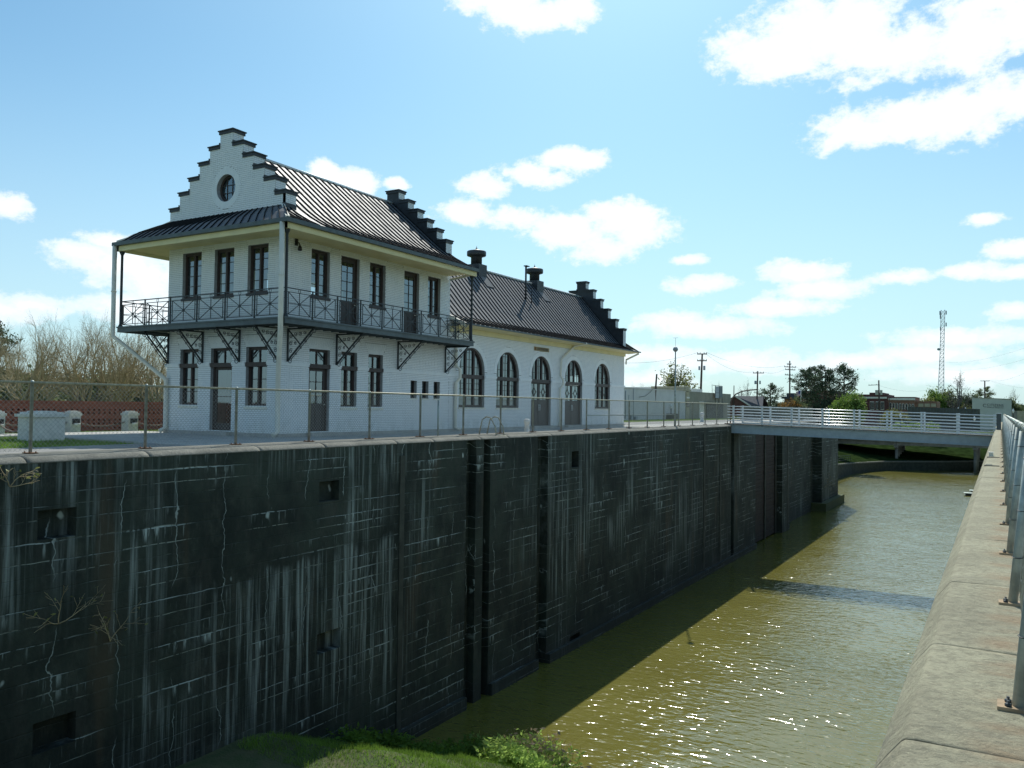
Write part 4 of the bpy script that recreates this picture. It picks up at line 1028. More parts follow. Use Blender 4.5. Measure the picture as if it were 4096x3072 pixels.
rail_run((rx, ryb, ZD), (.03, ryb, ZD), 1, (False, False)); rail_run((rxw, ryb, ZD), (XW0-.03, ryb, ZD), 1, (False, False))
for (x, y) in ((rx, ry), (rxw, ry), (rx, ryb), (rxw, ryb)):
    mb = MB(); mb.lathe((x, y, ZD), [(.085, 0), (.085, .05), (.06, .08), (.05, .12), (.047, 2.7), (.06, 2.74), (.09, 2.80), (.10, 2.84), (.10, 2.88)], 14); mb.build('column', 'iron_dark', BAL)
def bracket(base, out):
    mb = MB(); b = Vector(base); o = Vector(out); z = Vector((0, 0, 1)); sd = o.cross(z)
    reach = 1.22 if abs(o.x) > .5 else 1.02; hgt = 1.15
    def p(s, h): return b+o*s+z*h
    mb.bar(p(.04, -hgt), p(.04, 0), .055, .05, sd); mb.bar(p(.02, -.02), p(reach+.08, -.02), .055, .045)
    mb.bar(p(.06, -hgt+.05), p(reach, -.05), .05, .04, sd)
    mb.bar(p(.20, -hgt+.07), p(reach+.0, -.17), .022, .02, sd); mb.bar(p(.07, -.06), p(reach*.5, -hgt*.48), .035, .03, sd)
    def spiral(c, r0, turns, dirn, start):
        pts = []
        for k in range(15): t = start+dirn*turns*2*math.pi*k/14; r = r0*(1-.75*k/14); pts.append(p(c[0]+r*math.cos(t), c[1]+r*math.sin(t)))
        mb.tube(pts, .011, 5)
    for (s, h, r) in ((.17, -.78, .085), (.17, -.52, .085), (.16, -.27, .075), (.36, -.20, .08), (.55, -.19, .08), (.75, -.17, .07), (.36, -.52, .06)): spiral((s*reach/1.1, h), r, 1.4, 1 if h < -.3 else -1, math.pi*.2)
    for f in (.25, .45, .65, .85): c_ = p(.12+(reach-.1)*f*1.0+.03, -hgt+.06+(hgt-.1)*f-.065); mb.tube([c_+(o*math.cos(t)+z*math.sin(t))*.04 for t in [2*math.pi*k/10 for k in range(11)]], .009, 5)
    spiral((.15, -hgt+.02), .10, 1.3, -1, math.pi*.5); spiral((reach+.06, -.12), .085, 1.3, 1, math.pi)
    mb.build('bracket', 'iron_dark', BAL)
for x in (-5.9, -3.94, -1.98, -.06): bracket((x, 0, ZD-.2), (0, -1, 0))
for y in (.32, 2.76, 6.38, 9.72): bracket((0, y, ZD-.2), (1, 0, 0))
for y in (.32, 2.76, 6.38, 9.72): bracket((XW0, y, ZD-.2), (-1, 0, 0))
# --- downspouts
def spout(pts, r=.065, mat='white_trim', straps=()):
    mb = MB(); mb.tube(pts, r, 12); o = mb.build('downspout', mat, H)
    for s in straps: q = MB(); q.lathe(s, [(r+.012, -.02), (r+.012, .02)], 12); q.build('strap', mat, o)
spout([(BX-.09, BY-.13, EZ-.12), (BX-.09, BY-.12, 3.40), (.06, -.12, 1.86), (.06, -.10, .10), (.06, -.30, -.03)], .085, straps=[(BX-.09, BY-.125, 5.2), (.06, -.11, 1.3)])
spout([(BXW-.12, BY-.13, EZ-.12), (BXW-.12, BY-.12, 3.52), (XW0+.13, -.12, 1.9), (XW0+.13, -.10, .10), (XW0+.1, -.32, -.03)], .085, straps=[(BXW-.12, BY-.125, 5.2), (XW0+.13, -.11, 1.3)])
spout([(.9, 22.4, 4.70), (.14, 22.3, 4.55), (.13, 20.75, 3.72), (.13, 20.66, 2.8), (.22, 20.80, 2.55), (.22, 20.82, 2.32), (.13, 20.62, 2.08), (.12, 20.62, -.02)], .06)
spout([(.06, 10.2, 4.6), (.1, 10.47, 4.2), (.1, 10.47, 2.85), (.22, 10.62, 2.7), (.22, 10.62, 2.3), (.1, 10.47, 2.1), (.1, 10.47, .06), (.3, 10.6, -.02)], .075)
spout([(BX-.02, BYB+.02, EZ-.22), (.1, BYB+.12, EZ-.36)], .06); spout([(.80, 30.5, 4.62), (.1, L2+.1, 4.2), (.1, L2+.08, 3.9)], .06)
# --- signs, lamps
mb = MB(); FE.box(mb, 17.79, 19.47, 4.03, 4.245, .0, .03); sg = mb.build('sign_board', 'sign_tan', H)
text_part('LOCKHOUSE', .20, FE.p(18.08, 4.07, .04), (0, 1, 0), (0, 0, 1), 'letter_dark', sg, font_scale=(1.0, 1)); q = MB(); FE.box(q, 17.84, 18.0, 4.06, 4.215, .03, .036); q.build('sign_emblem', 'rust', sg)
mb = MB(); mb.box(.0, .58, 6.6, .05, .70, 6.85); mb.tube([(.03, .64, 6.7), (.16, .64, 6.68), (.2, .64, 6.58)], .018, 8); mb.lathe((.2, .64, 6.40), [(.05, .0), (.08, .03), (.07, .12), (.03, .19)], 10); mb.build('wall_lamp', 'lamp_black', H)

# ------------------------------------------------------------------ chain-link fences
def chain_mesh(parent, x, y0, y1, z0, z1, pitch, r, mat='wire'):
    mb = MB(); h = z1-z0; w_ = y1-y0; n = int((w_+h)/pitch)
    for k in range(n+1):
        for s in (1, -1):
            c = k*pitch                         # line y = c - h + t (s=1), mirrored for s=-1
            t0 = max(0., h-c); t1 = min(h, w_+h-c)
            if t1-t0 < .01: continue
            pa = (c-h+t0, z0+t0); pb = (c-h+t1, z0+t1)
            if s < 0: pa = (w_-pa[0], pa[1]); pb = (w_-pb[0], pb[1])
            m_ = 3 if (t1-t0) > .4 else 1
            mb.tube([(x+s*.003, y0+pa[0]+(pb[0]-pa[0])*j/m_, pa[1]+(pb[1]-pa[1])*j/m_) for j in range(m_+1)], r, 3, cap=False)
    return mb.build('chain_link_mesh', mat, parent, 'stuff')
LF = thing('chain_link_fence', 'long galvanised chain-link fence on coping along lock house side of canal', 'fence', (4.65, 12, 0))
ys = [-10.93+2.553*k for k in range(-4, 20)]
for k, y in enumerate(ys):
    mb = MB(); mb.lathe((4.65, y, .01), [(.034, 0), (.034, 1.40), (.04, 1.40), (.04, 1.43), (.015, 1.455)], 10); po = mb.build('post', 'galvanised', LF)
    mb = MB(); mb.box(4.52, y-.09, .008, 4.78, y+.09, .026)
    for (dx, dy) in ((-.09, -.06), (-.09, .06), (.09, -.06), (.09, .06)): mb.lathe((4.65+dx, y+dy, .024), [(.014, 0), (.014, .02), (.006, .03)], 6)
    mb.build('base_plate', 'rust', po)
    if k+1 < len(ys): chain_mesh(LF, 4.652, y+.04, ys[k+1]-.04, .05, 1.40, .098, .0028)
mb = MB(); mb.tube([(4.65, ys[0], 1.42), (4.65, ys[-1], 1.42)], .026, 10); mb.build('top_rail', 'rail_top', LF)
for (a, b) in ((ys[14], 26.7), (26.7, ys[15])):
    mb = MB(); mb.tube([(4.65, a, .68), (4.65, b, .68)], .022, 8); mb.build('brace_rail', 'galvanised', LF)
mb = MB(); mb.tube([(4.65, 2.85, .02), (4.65, 2.85, 1.25)], .03, 8); mb.build('post', 'galvanised', LF)
RFN = thing('parapet_fence', 'low chain-link fence with round posts on the tan parapet at right', 'fence', (21.34, -10, .04))
y = -16.76; ys2 = [y+1.805*k for k in range(-3, 30)]
for k, yy in enumerate(ys2):
    xx = 21.30; mb = MB(); mb.tube([(xx, yy, .045), (xx+.085, yy, .93)], .0225, 12); po = mb.build('post', 'galvanised', RFN)
    if -12 < yy < -8 or k == 7: po.data.materials.clear(); po.data.materials.append(M['rust'] if k == 5 else M['galvanised'])
    mb = MB(); mb.box(21.235, yy-.045, .042, 21.36, yy+.045, .054); pl = mb.build('base_plate', 'plate_tan', po)
    mb = MB()
    for dy in (-.024, .024): mb.lathe((21.268, yy+dy, .053), [(.011, 0), (.011, .010), (.005, .010), (.005, .02)], 6)
    mb.build('bolt', 'iron_dark', po)
    mb = MB()
    for h in (.25, .5, .78): mb.tube([(xx+.096*h+.026*math.cos(t), yy+.026*math.sin(t), .045+h+.004*math.sin(t)) for t in [2*math.pi*j/10 for j in range(11)]], .0022, 4)
    mb.build('tie_wire', 'iron_dark', po, 'stuff')
    if k+1 < len(ys2): cm = chain_mesh(RFN, xx+.03, yy+.0, ys2[k+1], .09, .95, .07, .0022, 'galvanised'); sh_ = [setattr(v.co, 'x', v.co.x+.096*(v.co.z-.0)) for v in cm.data.vertices]
mb = MB(); pts = [(21.395, ys2[0]+(ys2[-1]-ys2[0])*k/60, .955+.006*math.sin(k*1.7)) for k in range(61)]; mb.tube(pts, .019, 10); tr_ = mb.build('top_rail', 'rail_top', RFN)
mb = MB(); rnd = random.Random(9)
y = -18.
while y < 5:                                  # loops of fence wire laced round the rail
    mb.tube([(21.395+.026*math.cos(t), y+.03*t/6.28, .957+.026*math.sin(t)) for t in [2*math.pi*j/9 for j in range(10)]], .003, 4, cap=False)
    y += rnd.choice((.035, .04, .12, .3))
mb.build('lacing_wire', 'galvanised', RFN, 'stuff')
gp = thing('gate_post', 'dark square steel gate post beside right end of footbridge', 'post', (21.2, 35.2, -.3))
mb = MB(); mb.box(21.02, 35.1, -.35, 21.25, 35.32, .98); mb.build('post', 'iron_fascia', gp); mb = MB(); mb.box(20.99, 35.07, .98, 21.28, 35.35, 1.02); mb.build('cap', 'bridge_rail', gp)

# ------------------------------------------------------------------ footbridge
FBR = thing('footbridge', 'pale blue-grey steel footbridge with horizontal rails across the lock', 'bridge', (13, 37.2, -.5))
BYN, BYF = 36.0, 38.35; bx0, bx1 = 4.9, 21.3
def bz(x): return .11-.38*(x-5.5)/15.4
def slope_box(mb, x0, x1, y0, y1, dz0, dz1, n=1):
    for k in range(n):
        a, b = x0+(x1-x0)*k/n, x0+(x1-x0)*(k+1)/n
        mb.obox(Vector((a, y0, bz(a)+dz0)), Vector((b-a, 0, bz(b)-bz(a))), Vector((0, y1-y0, 0)), Vector((0, 0, dz1-dz0)))
for (ya, yb) in ((BYN+.05, BYN+.08), (BYF-.08, BYF-.05)):
    mb = MB(); slope_box(mb, bx0+.3, bx1-.35, ya, yb, -.66, -.13); slope_box(mb, bx0+.3, bx1-.35, ya-.1, yb+.1, -.69, -.661); slope_box(mb, bx0+.3, bx1-.35, ya-.1, yb+.1, -.129, -.10)
    mb.build('girder', 'bridge_paint', FBR)
for k in range(14):
    x = bx0+.5+k*1.14; mb = MB(); slope_box(mb, x, x+.12, BYN+.09, BYF-.09, -.5, -.15); mb.build('cross_beam', 'bridge_paint', FBR)
nb = 112
pb = MB(); pb.box(0, 0, 0, (bx1-bx0)/nb-.012, BYF-BYN+.1, .05); pmesh = pb.mesh('deck_board', 'bridge_wood')
for k in range(nb):
    o = bpy.data.objects.new('deck_board', pmesh); COL.objects.link(o); o.parent = FBR; x = bx0+(bx1-bx0)*k/nb
    o.location = Vector((x, BYN-.05, bz(x)-.098))-rootloc(FBR); o.rotation_euler = (0, math.atan(.38/15.4), 0)
px_ = [5.51+1.925*k for k in range(9)]
for yy in (BYN, BYF):
    for x in px_:
        z = bz(x); mb = MB(); mb.box(x-.055, yy-.05, z-.12, x+.055, yy+.05, z+1.18); mb.box(x-.07, yy-.06, z+1.18, x+.07, yy+.06, z+1.20); mb.build('rail_post', 'bridge_rail', FBR)
    hs = (1.13, .935, .74, .545, .35, .155)
    for h in hs: mb = MB(); a, b = px_[0]-.4, px_[-1]+.25; mb.tube([(a, yy-.07, bz(a)+h), (b, yy-.07, bz(b)+h)], .028, 10); mb.build('rail', 'bridge_rail', FBR)
    mb = MB(); slope_box(mb, px_[0], px_[-1], yy-.10, yy-.06, -.03, .035); mb.build('kerb_rail', 'bridge_rail', FBR)

# ------------------------------------------------------------------ things on the quay
hp = thing('hooped_pipe', 'bent brown pipe arching over left end of footbridge', 'pipe', (4.65, 38.3, 0))
mb = MB(); base = Vector((4.65, 38.3, 0)); mb.tube([base, base+Vector((0, 0, 1.55)), base+Vector((.12, .05, 1.85)), base+Vector((.35, .1, 2.12)), base+Vector((.75, .2, 2.32)), base+Vector((1.3, .3, 2.42)), base+Vector((1.75, .4, 2.45))], .045, 10); mb.build('pipe', 'pipe_brown', hp)
mb = MB(); mb.tube([base+Vector((.5, .1, 2.18)), base+Vector((.58, .1, 1.95)), base+Vector((.7, .12, 1.8))], .02, 8); mb.build('hanger', 'galvanised', hp)
lp = thing('mast_pole', 'slim metal mast with pale round ball on top behind the fence', 'pole', (4.65, 26.7, 0))
mb = MB(); mb.lathe((4.65, 26.7, .0), [(.06, 0), (.055, 2.2), (.04, 2.25), (.035, 4.4)], 12); mb.build('mast', 'galvanised', lp)
mb = MB(); mb.lathe((4.65, 26.7, 4.4), [(.03, 0), (.10, .04), (.15, .12), (.155, .18), (.11, .27), (.04, .31)], 16); mb.build('ball', 'transformer', lp); mb = MB(); mb.tube([(4.65, 26.7, 4.7), (4.65, 26.7, 5.25)], .008, 5); mb.bar((4.5, 26.7, 5.24), (4.8, 26.7, 5.24), .012); mb.build('spike', 'iron_dark', lp)
def bollard(loc, h, label, r=.11):
    t = thing('bollard', label, 'bollard', loc); mb = MB(); mb.lathe(loc, [(r*1.5, 0), (r*1.5, .03), (r, .05), (r*.95, h*.6), (r*1.05, h*.68), (r*1.25, h*.72), (r*1.25, h*.88), (r*.9, h*.97), (r*.3, h)], 18); mb.build('stem', 'pillar_white', t)
bollard((3.4, 11.2, -.1), .62, 'short white cast bollard beside the lock house double doors')
bollard((-1.48, 51, -.12), .85, 'white capped bollard on the sunlit paving beyond the fence', .16)
ld = thing('boarding_ladder', 'looped metal ladder handrails at the lock wall edge below arched window', 'ladder', (4.9, 6.0, 0))
for yy in (5.75, 6.3):
    mb = MB(); mb.tube([(5.3, yy, -.5), (5.15, yy, .3), (4.95, yy, .62), (4.75, yy+.03, .66), (4.55, yy+.05, .55), (4.4, yy+.08, .0)], .022, 10); mb.build('handrail', 'rail_top', ld)
for k in range(4): mb = MB(); mb.tube([(5.3+.02*k, 5.75, -.05-.28*k), (5.3+.02*k, 6.3, -.05-.28*k)], .018, 8); mb.build('rung', 'rail_top', ld)
# brick screen wall with rows of openings, brick piers left solid
BW = thing('brick_screen_wall', 'low red brick wall with rows of small square openings behind white pillars', 'wall', (-10.5, -5, -.16))
fr = Frame((-10.5, 0, 0), (0, 1, 0), (1, 0, 0)); holes = []
rows = [(.66, .75), (.52, .61), (.24, .33), (.10, .19), (-.06, -.0)]
y = -24.
while y < 7.0:
    for i, (a, b) in enumerate(rows): holes.append(Op(y+(.1 if i in (1, 3) else 0)*0, y+.10, a+.01, b-.005, depth=.12))
    y += .23
mb = MB(); wall_sheet(mb, fr, -24.2, 7.2, -.3, lambda a: .98, holes); mb.build('wall_face', 'red_brick', BW)
mb = MB(); fb = Frame((-10.72, 0, 0), (0, 1, 0), (-1, 0, 0)); mb.quad((-10.72, 7.2, -.3), (-10.72, -24.2, -.3), (-10.72, -24.2, .98), (-10.72, 7.2, .98)); mb.build('back_face', 'brick_dark', BW)
y = -24.2; k = 0
while y < 7.1:
    mb = MB(); mb.box(-10.77, y, .98, -10.45, y+.3-.012, 1.05+.004*(k % 2)); mb.build('cap_brick', 'red_brick_piece', BW); y += .3; k += 1
def pillar(x, y, s, h, label, lamp=(1, 0)):
    t = thing('chain_pillar', label, 'pillar', (x, y, -.16), 'white pillars carrying the chain')
    mb = MB(); a = s*.5; z = -.16; mb.box(x-a, y-a, z, x+a, y+a, z+h); mb.build('shaft', 'pillar_white', t)
    mb = MB(); b = a*1.16; mb.box(x-b, y-b, z+h, x+b, y+b, z+h+.09); mb.box(x-b*.8, y-b*.8, z+h+.09, x+b*.8, y+b*.8, z+h+.15); mb.box(x-b*.55, y-b*.55, z+h+.15, x+b*.55, y+b*.55, z+h+.18); mb.build('cap', 'pillar_white', t)
    if lamp:
        d = Vector((lamp[0], lamp[1], 0)); sd = Vector((-d.y, d.x, 0)); c = Vector((x, y, z+h*.66))+d*a
        mb = MB(); mb.obox(c-sd*.13-Vector((0, 0, .1)), sd*.26, d*.09, Vector((0, 0, .2))); o = mb.build('light_housing', 'lamp_black', t)
        mb = MB(); mb.lathe(c+d*.10-Vector((0, 0, .10)), [(.03, -.09), (.09, -.05), (.11, 0.), (.11, .03)], 14); mb.build('light_globe', 'globe_white', o)
    return Vector((x, y, z+h*.60))
pa = pillar(-3.95, -5.85, .92, .72, 'big blue-shaded white pillar standing nearest the fence', None)
pcs = [pillar(-9.35, -1.62, .42, .66, 'white chain pillar half hidden behind the nearest big pillar'), pillar(-9.2, .70, .44, .66, 'white chain pillar standing clear before the brick wall near downspout'), pillar(-9.5, -4.35, .44, .66, 'white chain pillar cut by left edge of picture'), pillar(-9.2, 3.1, .44, .66, 'white chain pillar just behind the lock house left corner')]
def chain(a, b, label, sag=.16):
    n = int((b-a).length/.085); t = thing('chain', label, 'chain', tuple((a+b)/2-Vector((0, 0, sag)))); mb = MB()
    for k in range(n):
        def pt(s): return a.lerp(b, s)-Vector((0, 0, 4*sag*s*(1-s)))
        c = pt((k+.5)/n); d = (pt((k+1)/n)-pt(k/n)).normalized(); q = d.orthogonal().normalized() if k % 2 else d.cross(d.orthogonal()).normalized()
        mb.tube([c+d*.06*math.cos(tt)+q*.028*math.sin(tt) for tt in [2*math.pi*j/8 for j in range(9)]], .011, 5, cap=False)
    mb.build('links', 'chain', t)
chain(pcs[0]+Vector((.0, .21, 0)), pcs[1]-Vector((0, .22, 0)), 'sagging rusty chain between two pillars before the brick wall')
chain(pcs[1]+Vector((0, .22, 0)), pcs[3]-Vector((0, .22, 0)), 'rusty chain running from clear pillar towards lock house corner')
chain(pcs[2]+Vector((0, .22, 0)), pcs[0]-Vector((0, .21, 0)), 'rusty chain hanging between leftmost pillar and half hidden pillar')
chain(pcs[2]+Vector((.22, 0, 0)), pa-Vector((.46, .1, 0)), 'heavy dark chain sagging from leftmost pillar to big near pillar', .24)
# floating dock
for (u, v, n_, lab) in ((3866, 1972, 0, 'dark floating dock end poking out beside the parapet'), (3888, 1962, 1, 'second dark dock float lying just beyond the first')):
    p = P(u, v, Z=ZW+.28); t = thing('dock_float', lab, 'dock', (p.x, p.y, ZW)); mb = MB(); mb.box(p.x-.1, p.y-.6, ZW-.1, p.x+6, p.y+.6, ZW+.26); mb.build('float', 'iron_dark', t)
    for k in range(10): q = MB(); q.box(p.x-.3+k*.6, p.y-.7, ZW+.262, p.x+.28+k*.6, p.y+.7, ZW+.33); q.build('plank', 'galvanised', t)

# ------------------------------------------------------------------ road bridge beyond the basin
RB = thing('road_bridge', 'concrete road bridge on round piles seen under the footbridge', 'bridge', (4, 154, -7.5))
for i, (a, b) in enumerate(((-36, -6.2), (-6.1, 5.2), (5.3, 17.4), (17.5, 60))):
    for yy in (140.4, 143.4, 146.4, 149.4):
        mb = MB(); mb.box(a, yy-.3, -5.02, b, yy+.3, -4.12); mb.build('beam', 'bank_concrete', RB)
mb = MB(); mb.box(-36, 139.4, -4.12, 60, 151, -3.85); mb.build('deck', 'bank_concrete', RB)
for yy in (139.5, 150.8): mb = MB(); mb.box(-36, yy-.1, -3.85, 60, yy+.1, -3.1); mb.build('parapet', 'bank_concrete', RB)
for xb in (-17, -6.15, 5.25, 17.45, 29):
    mb = MB(); mb.box(xb-.35, 139.9, -5.4, xb+.35, 150.6, -5.021); mb.build('bent_cap', 'bank_concrete', RB)
    for yy in (140.6, 143, 145.4, 147.8, 150.0): mb = MB(); mb.lathe((xb+(yy-140)*.03, yy, -10), [(.26, 0), (.26, 4.601)], 14); mb.build('pile', 'bank_concrete', RB)
# walkway railing on the curved wall
wr = thing('walkway_railing', 'thin dark metal railing on the curved basin wall', 'railing', (-.6, 118, -7.1))
for k in range(13):
    t = k/12; x = -.55+.95*t*t; y = 111+14*t; z = -7.08-.32*t; mb = MB(); mb.bar((x-.4, y, z), (x-.55, y, z+1.05), .05); mb.build('post', 'iron_dark', wr)
for h in (.35, .7, 1.05): mb = MB(); mb.tube([(-.95+.95*t*t-.15*h, 111+14*t, -7.08-.32*t+h) for t in [k/12 for k in range(13)]], .03, 6); mb.build('rail', 'iron_dark', wr)

jb = thing('junction_box', 'small white box sitting on the sunlit parapet coping near footbridge', 'box', (21.08, 2.2, .04))
mb = MB(); mb.box(21.0, 2.1, .042, 21.09, 2.3, .12); mb.build('case', 'white_trim', jb); mb = MB(); mb.box(20.99, 2.09, .12, 21.10, 2.31, .132); mb.build('lid', 'pillar_white', jb)
for (y, lab) in ((-2.0, 'dark steel joint plate across the parapet coping'), (1.42, 'second steel joint plate across coping below white box')):
    q = MB(); q.box(20.97, y-.05, .038, 21.22, y+.05, .054); q.box(20.99, y+.09, .040, 21.10, y+.42, .052); o = q.build('joint_plate', 'strip_dark', None); tag(o, lab, 'plate')

# ------------------------------------------------------------------ town behind
gb = thing('warehouse', 'long pale grey windowless warehouse wall behind the lock house', 'building', (-15, 62, -.16))
mb = MB(); mb.box(-24, 49, -.3, -10, 71.5, 2.95); mb.build('wall', 'gray_wall', gb); mb = MB(); mb.box(-24.1, 48.9, 2.95, -9.92, 71.5, 3.05); mb.build('coping', 'gray_wall', gb)
mb = MB(); mb.tube([(-9.93, 55.8, -.1), (-9.93, 55.8, 2.95)], .03, 6); mb.tube([(-9.93, 54.6, .8), (-9.93, 54.6, 2.3)], .025, 6); mb.tube([(-9.94, 53.8, .0), (-9.94, 53.8, 2.7)], .04, 6); mb.build('conduit', 'transformer', gb)
mb = MB(); mb.box(-9.99, 55.0, -.1, -9.8, 55.4, .35); mb.box(-9.99, 56.0, -.1, -9.75, 56.5, .2); mb.build('meter_box', 'transformer', gb)
pts = [P(2480+x*.2351, 1500+y*.2351, X=-9.9) for x, y in ((325, 375), (430, 360), (520, 290), (565, 225))]; mb = MB(); mb.tube(pts, .02, 5); mb.build('cable', 'lamp_black', gb)
bb = thing('brown_building', 'low brown flat-roofed building adjoining the pale warehouse', 'building', (-16, 82, -.16))
mb = MB(); mb.box(-24, 72.6, -.3, -10, 90, 3.05); mb.build('wall', 'tan_wall', bb); mb = MB(); mb.box(-24, 72.5, 3.05, -12, 84, 3.55); mb.build('roof_parapet', 'white_roofing', bb)
mb = MB(); mb.box(-10, 76.5, -.15, -9.94, 78.2, 1.9); mb.build('door_frame', 'white_trim', bb); mb = MB(); mb.box(-9.99, 79.2, -.15, -9.9, 86.2, 1.7); mb.build('shutter', 'screen_wall', bb)
mb = MB(); mb.box(-9.99, 76.5, 1.72, -9.2, 87, 1.82); mb.build('canopy', 'tan_stone', bb)
# ornamental stone front between the two
of = thing('stone_shopfront', 'small ornate tan stone shopfront rising between warehouse and brown building', 'building', (-10.5, 72, -.16))
mb = MB(); mb.box(-14, 71.51, -.3, -9.9, 72.58, 3.0); mb.build('wall', 'tan_stone', of); mb = MB(); mb.box(-14.1, 70.6, 3.06, -9.8, 72.9, 3.25); mb.box(-14, 71.0, 3.25, -9.85, 72.6, 3.6); mb.build('cornice', 'tan_stone', of)
for k in range(3):
    a = 71.6+k*.33; mb = MB(); mb.box(-9.9, a, 1.2, -9.84, a+.2, 1.9); mb.build('window', 'window_dark', of); mb = MB(); mb.box(-9.9, a-.04, 2.2, -9.83, a+.24, 2.4); mb.build('panel', 'white_roofing', of)
# roof sign frame
sf = thing('roof_sign_frame', 'open steel sign frame with grey panel above the brown building', 'sign', (-10.2, 83, 1.8))
a = 82.0
for (yy, zz) in ((82.0, 1.85), (83.6, 1.85), (82.0, 1.85), (85, 1.85)): mb = MB(); mb.tube([(-9.7, yy, 1.82), (-9.7, yy, 4.0)], .035, 6); mb.build('upright', 'iron_dark', sf)
mb = MB(); mb.box(-9.75, 83.6, 2.5, -9.65, 85.0, 3.95); mb.build('panel', 'iron_fascia', sf); mb = MB(); mb.box(-9.74, 82.0, 2.4, -9.68, 83.55, 3.9); mb.build('back_panel', 'transformer', sf)
for zz in (2.4, 3.1, 4.0): mb = MB(); mb.tube([(-9.7, 80.5 if zz > 3.5 else 82, zz), (-9.7, 85, zz)], .03, 6); mb.build('bar', 'iron_dark', sf)
# gabled house with grey roof
p0, p1, pr = P(2931, 1614, Y=118), P(3048, 1614, Y=118), P(2949, 1586, Y=118)
hs = thing('gabled_house', 'red-brown house with grey sloping roof beyond the footbridge left end', 'building', (p0.x+2, 122, -1))
gx = p0.x-.6; gy = 118
mb = MB(); mb.quad((gx, gy, -1.5), (gx+3.4, gy, -1.5), (gx+3.4, gy, 1.6), (gx+1.0, gy, pr.z), (gx, gy, 2.6)); mb.box(gx, gy+.01, -1.5, p1.x-.3, gy+7, 1.5); mb.build('wall', 'brick_dark', hs)
mb = MB(); mb.quad((gx+1.0, gy-.3, pr.z+.1), (gx+3.9, gy-.3, 1.4), (p1.x, gy+.5, 1.5), (p1.x-.6, gy+3.5, pr.z+.1)); mb.quad((gx+1.0, gy-.3, pr.z+.1), (p1.x-.6, gy+3.5, pr.z+.1), (p1.x-.6, gy+7.5, 1.4), (gx-.5, gy+7.5, 1.4), (gx-.5, gy-.3, 2.4)); mb.build('roof', 'slate_roof', hs)
mb = MB(); mb.bar((gx+1.0, gy-.32, pr.z+.1), (gx+3.95, gy-.32, 1.4), .08, .22); mb.build('barge_board', 'pale_wall', hs)
# low tan garden wall and shrubs behind the lot
p0, p1 = P(2960, 1622, Y=112), P(3250, 1630, Y=112)
tw = thing('lot_wall', 'long low brown wall behind the paved lot beyond the footbridge', 'wall', ((p0.x+p1.x)/2, 112, -.2)); n = 14
for k in range(n): mb = MB(); a = p0.x+(p1.x-p0.x)*k/n; b = p0.x+(p1.x-p0.x)*(k+1)/n; mb.box(a+.02, 112, -3, b-.02, 112.2, p0.z+(p1.z-p0.z)*k/n); mb.build('panel', 'tan_wall', tw)
# brick school-like building with arcade, its pieces placed at Y = 215
YB_ = 215.
def TP(x, y, Y=YB_): return P(3400+x*.23508, 1500+y*.23508, Y=Y)
br = thing('brick_building', 'dark red brick building with white arched windows behind trees', 'building', (TP(560, 600).x, YB_+8, FARZ))
def flat(name, mat, parent, x0, x1, y0, y1, dep=.1, fwd=0., Y=YB_):
    a = TP(x0, y1, Y); b = TP(x1, y0, Y); mb = MB(); mb.box(a.x, Y-fwd, a.z, b.x, Y-fwd+dep, b.z); return mb.build(name, mat, parent)
def base_to(name, mat, parent, x0, x1, y0, dep, fwd=0., Y=YB_):
    a = TP(x0, y0, Y); b = TP(x1, y0, Y); mb = MB(); mb.box(a.x, Y-fwd, FARZ-.3, b.x, Y-fwd+dep, (a.z+b.z)/2); return mb.build(name, mat, parent)
base_to('wall', 'brick_dark', br, -120, 640, 330, 16); base_to('wall', 'brick_tan', br, 640.5, 1100, 375, 14, -1.2); base_to('wall', 'brick_tan', br, 1100.5, 1475, 445, 12, -2)
flat('parapet_step', 'brick_dark', br, 330, 560, 300, 335, 14, .02); flat('band', 'white_trim', br, 215, 630, 372, 400, .35, .25); flat('band', 'white_trim', br, 640, 1100, 392, 425, .4, -.9); flat('coping', 'brick_dark', br, 640, 1105, 372, 384, 14, -1.1)
for (x0, x1) in ((340, 412), (438, 490), (520, 580)):
    wn = flat('window', 'white_trim', br, x0, x1, 452, 592, .15, .12)
    for k in range(3): flat('pane', 'window_dark', wn, x0+4+(x1-x0-4)*k/3, x0+(x1-x0-4)*(k+1)/3, 460, 584, .05, .17)
for k in range(8):
    xc = 680+k*55; y0 = 470+(3*k); a = TP(xc-18, 590); b = TP(xc+18, 590); t_ = TP(xc, y0); r = (b.x-a.x)/2; cx = (a.x+b.x)/2; mb = MB(); zs = t_.z-r; n = 12; Yf = YB_+1.0
    outer = [(cx+r*1.0*math.cos(math.pi*q/n), zs+r*math.sin(math.pi*q/n)) for q in range(n+1)]; inner = [(cx+r*.68*math.cos(math.pi*q/n), zs+r*.68*math.sin(math.pi*q/n)) for q in range(n+1)]
    for q in range(n): mb.quad((outer[q][0], Yf, outer[q][1]), (outer[q+1][0], Yf, outer[q+1][1]), (inner[q+1][0], Yf, inner[q+1][1]), (inner[q][0], Yf, inner[q][1]))
    mb.box(cx+r*.68, Yf, a.z, cx+r, Yf+.15, zs); mb.box(cx-r, Yf, a.z, cx-r*.68, Yf+.15, zs); wn = mb.build('arched_window', 'white_trim', br)
    mb = MB(); mb.quad(*[(x, Yf+.1, z) for x, z in [(cx-r*.68, a.z), (cx+r*.68, a.z)]+inner]); mb.build('pane', 'window_dark', wn)
for k in range(3): flat('blind_panel', 'tan_stone', br, 1150+k*108, 1150+k*108+90, 485, 540, .1, -1.95)
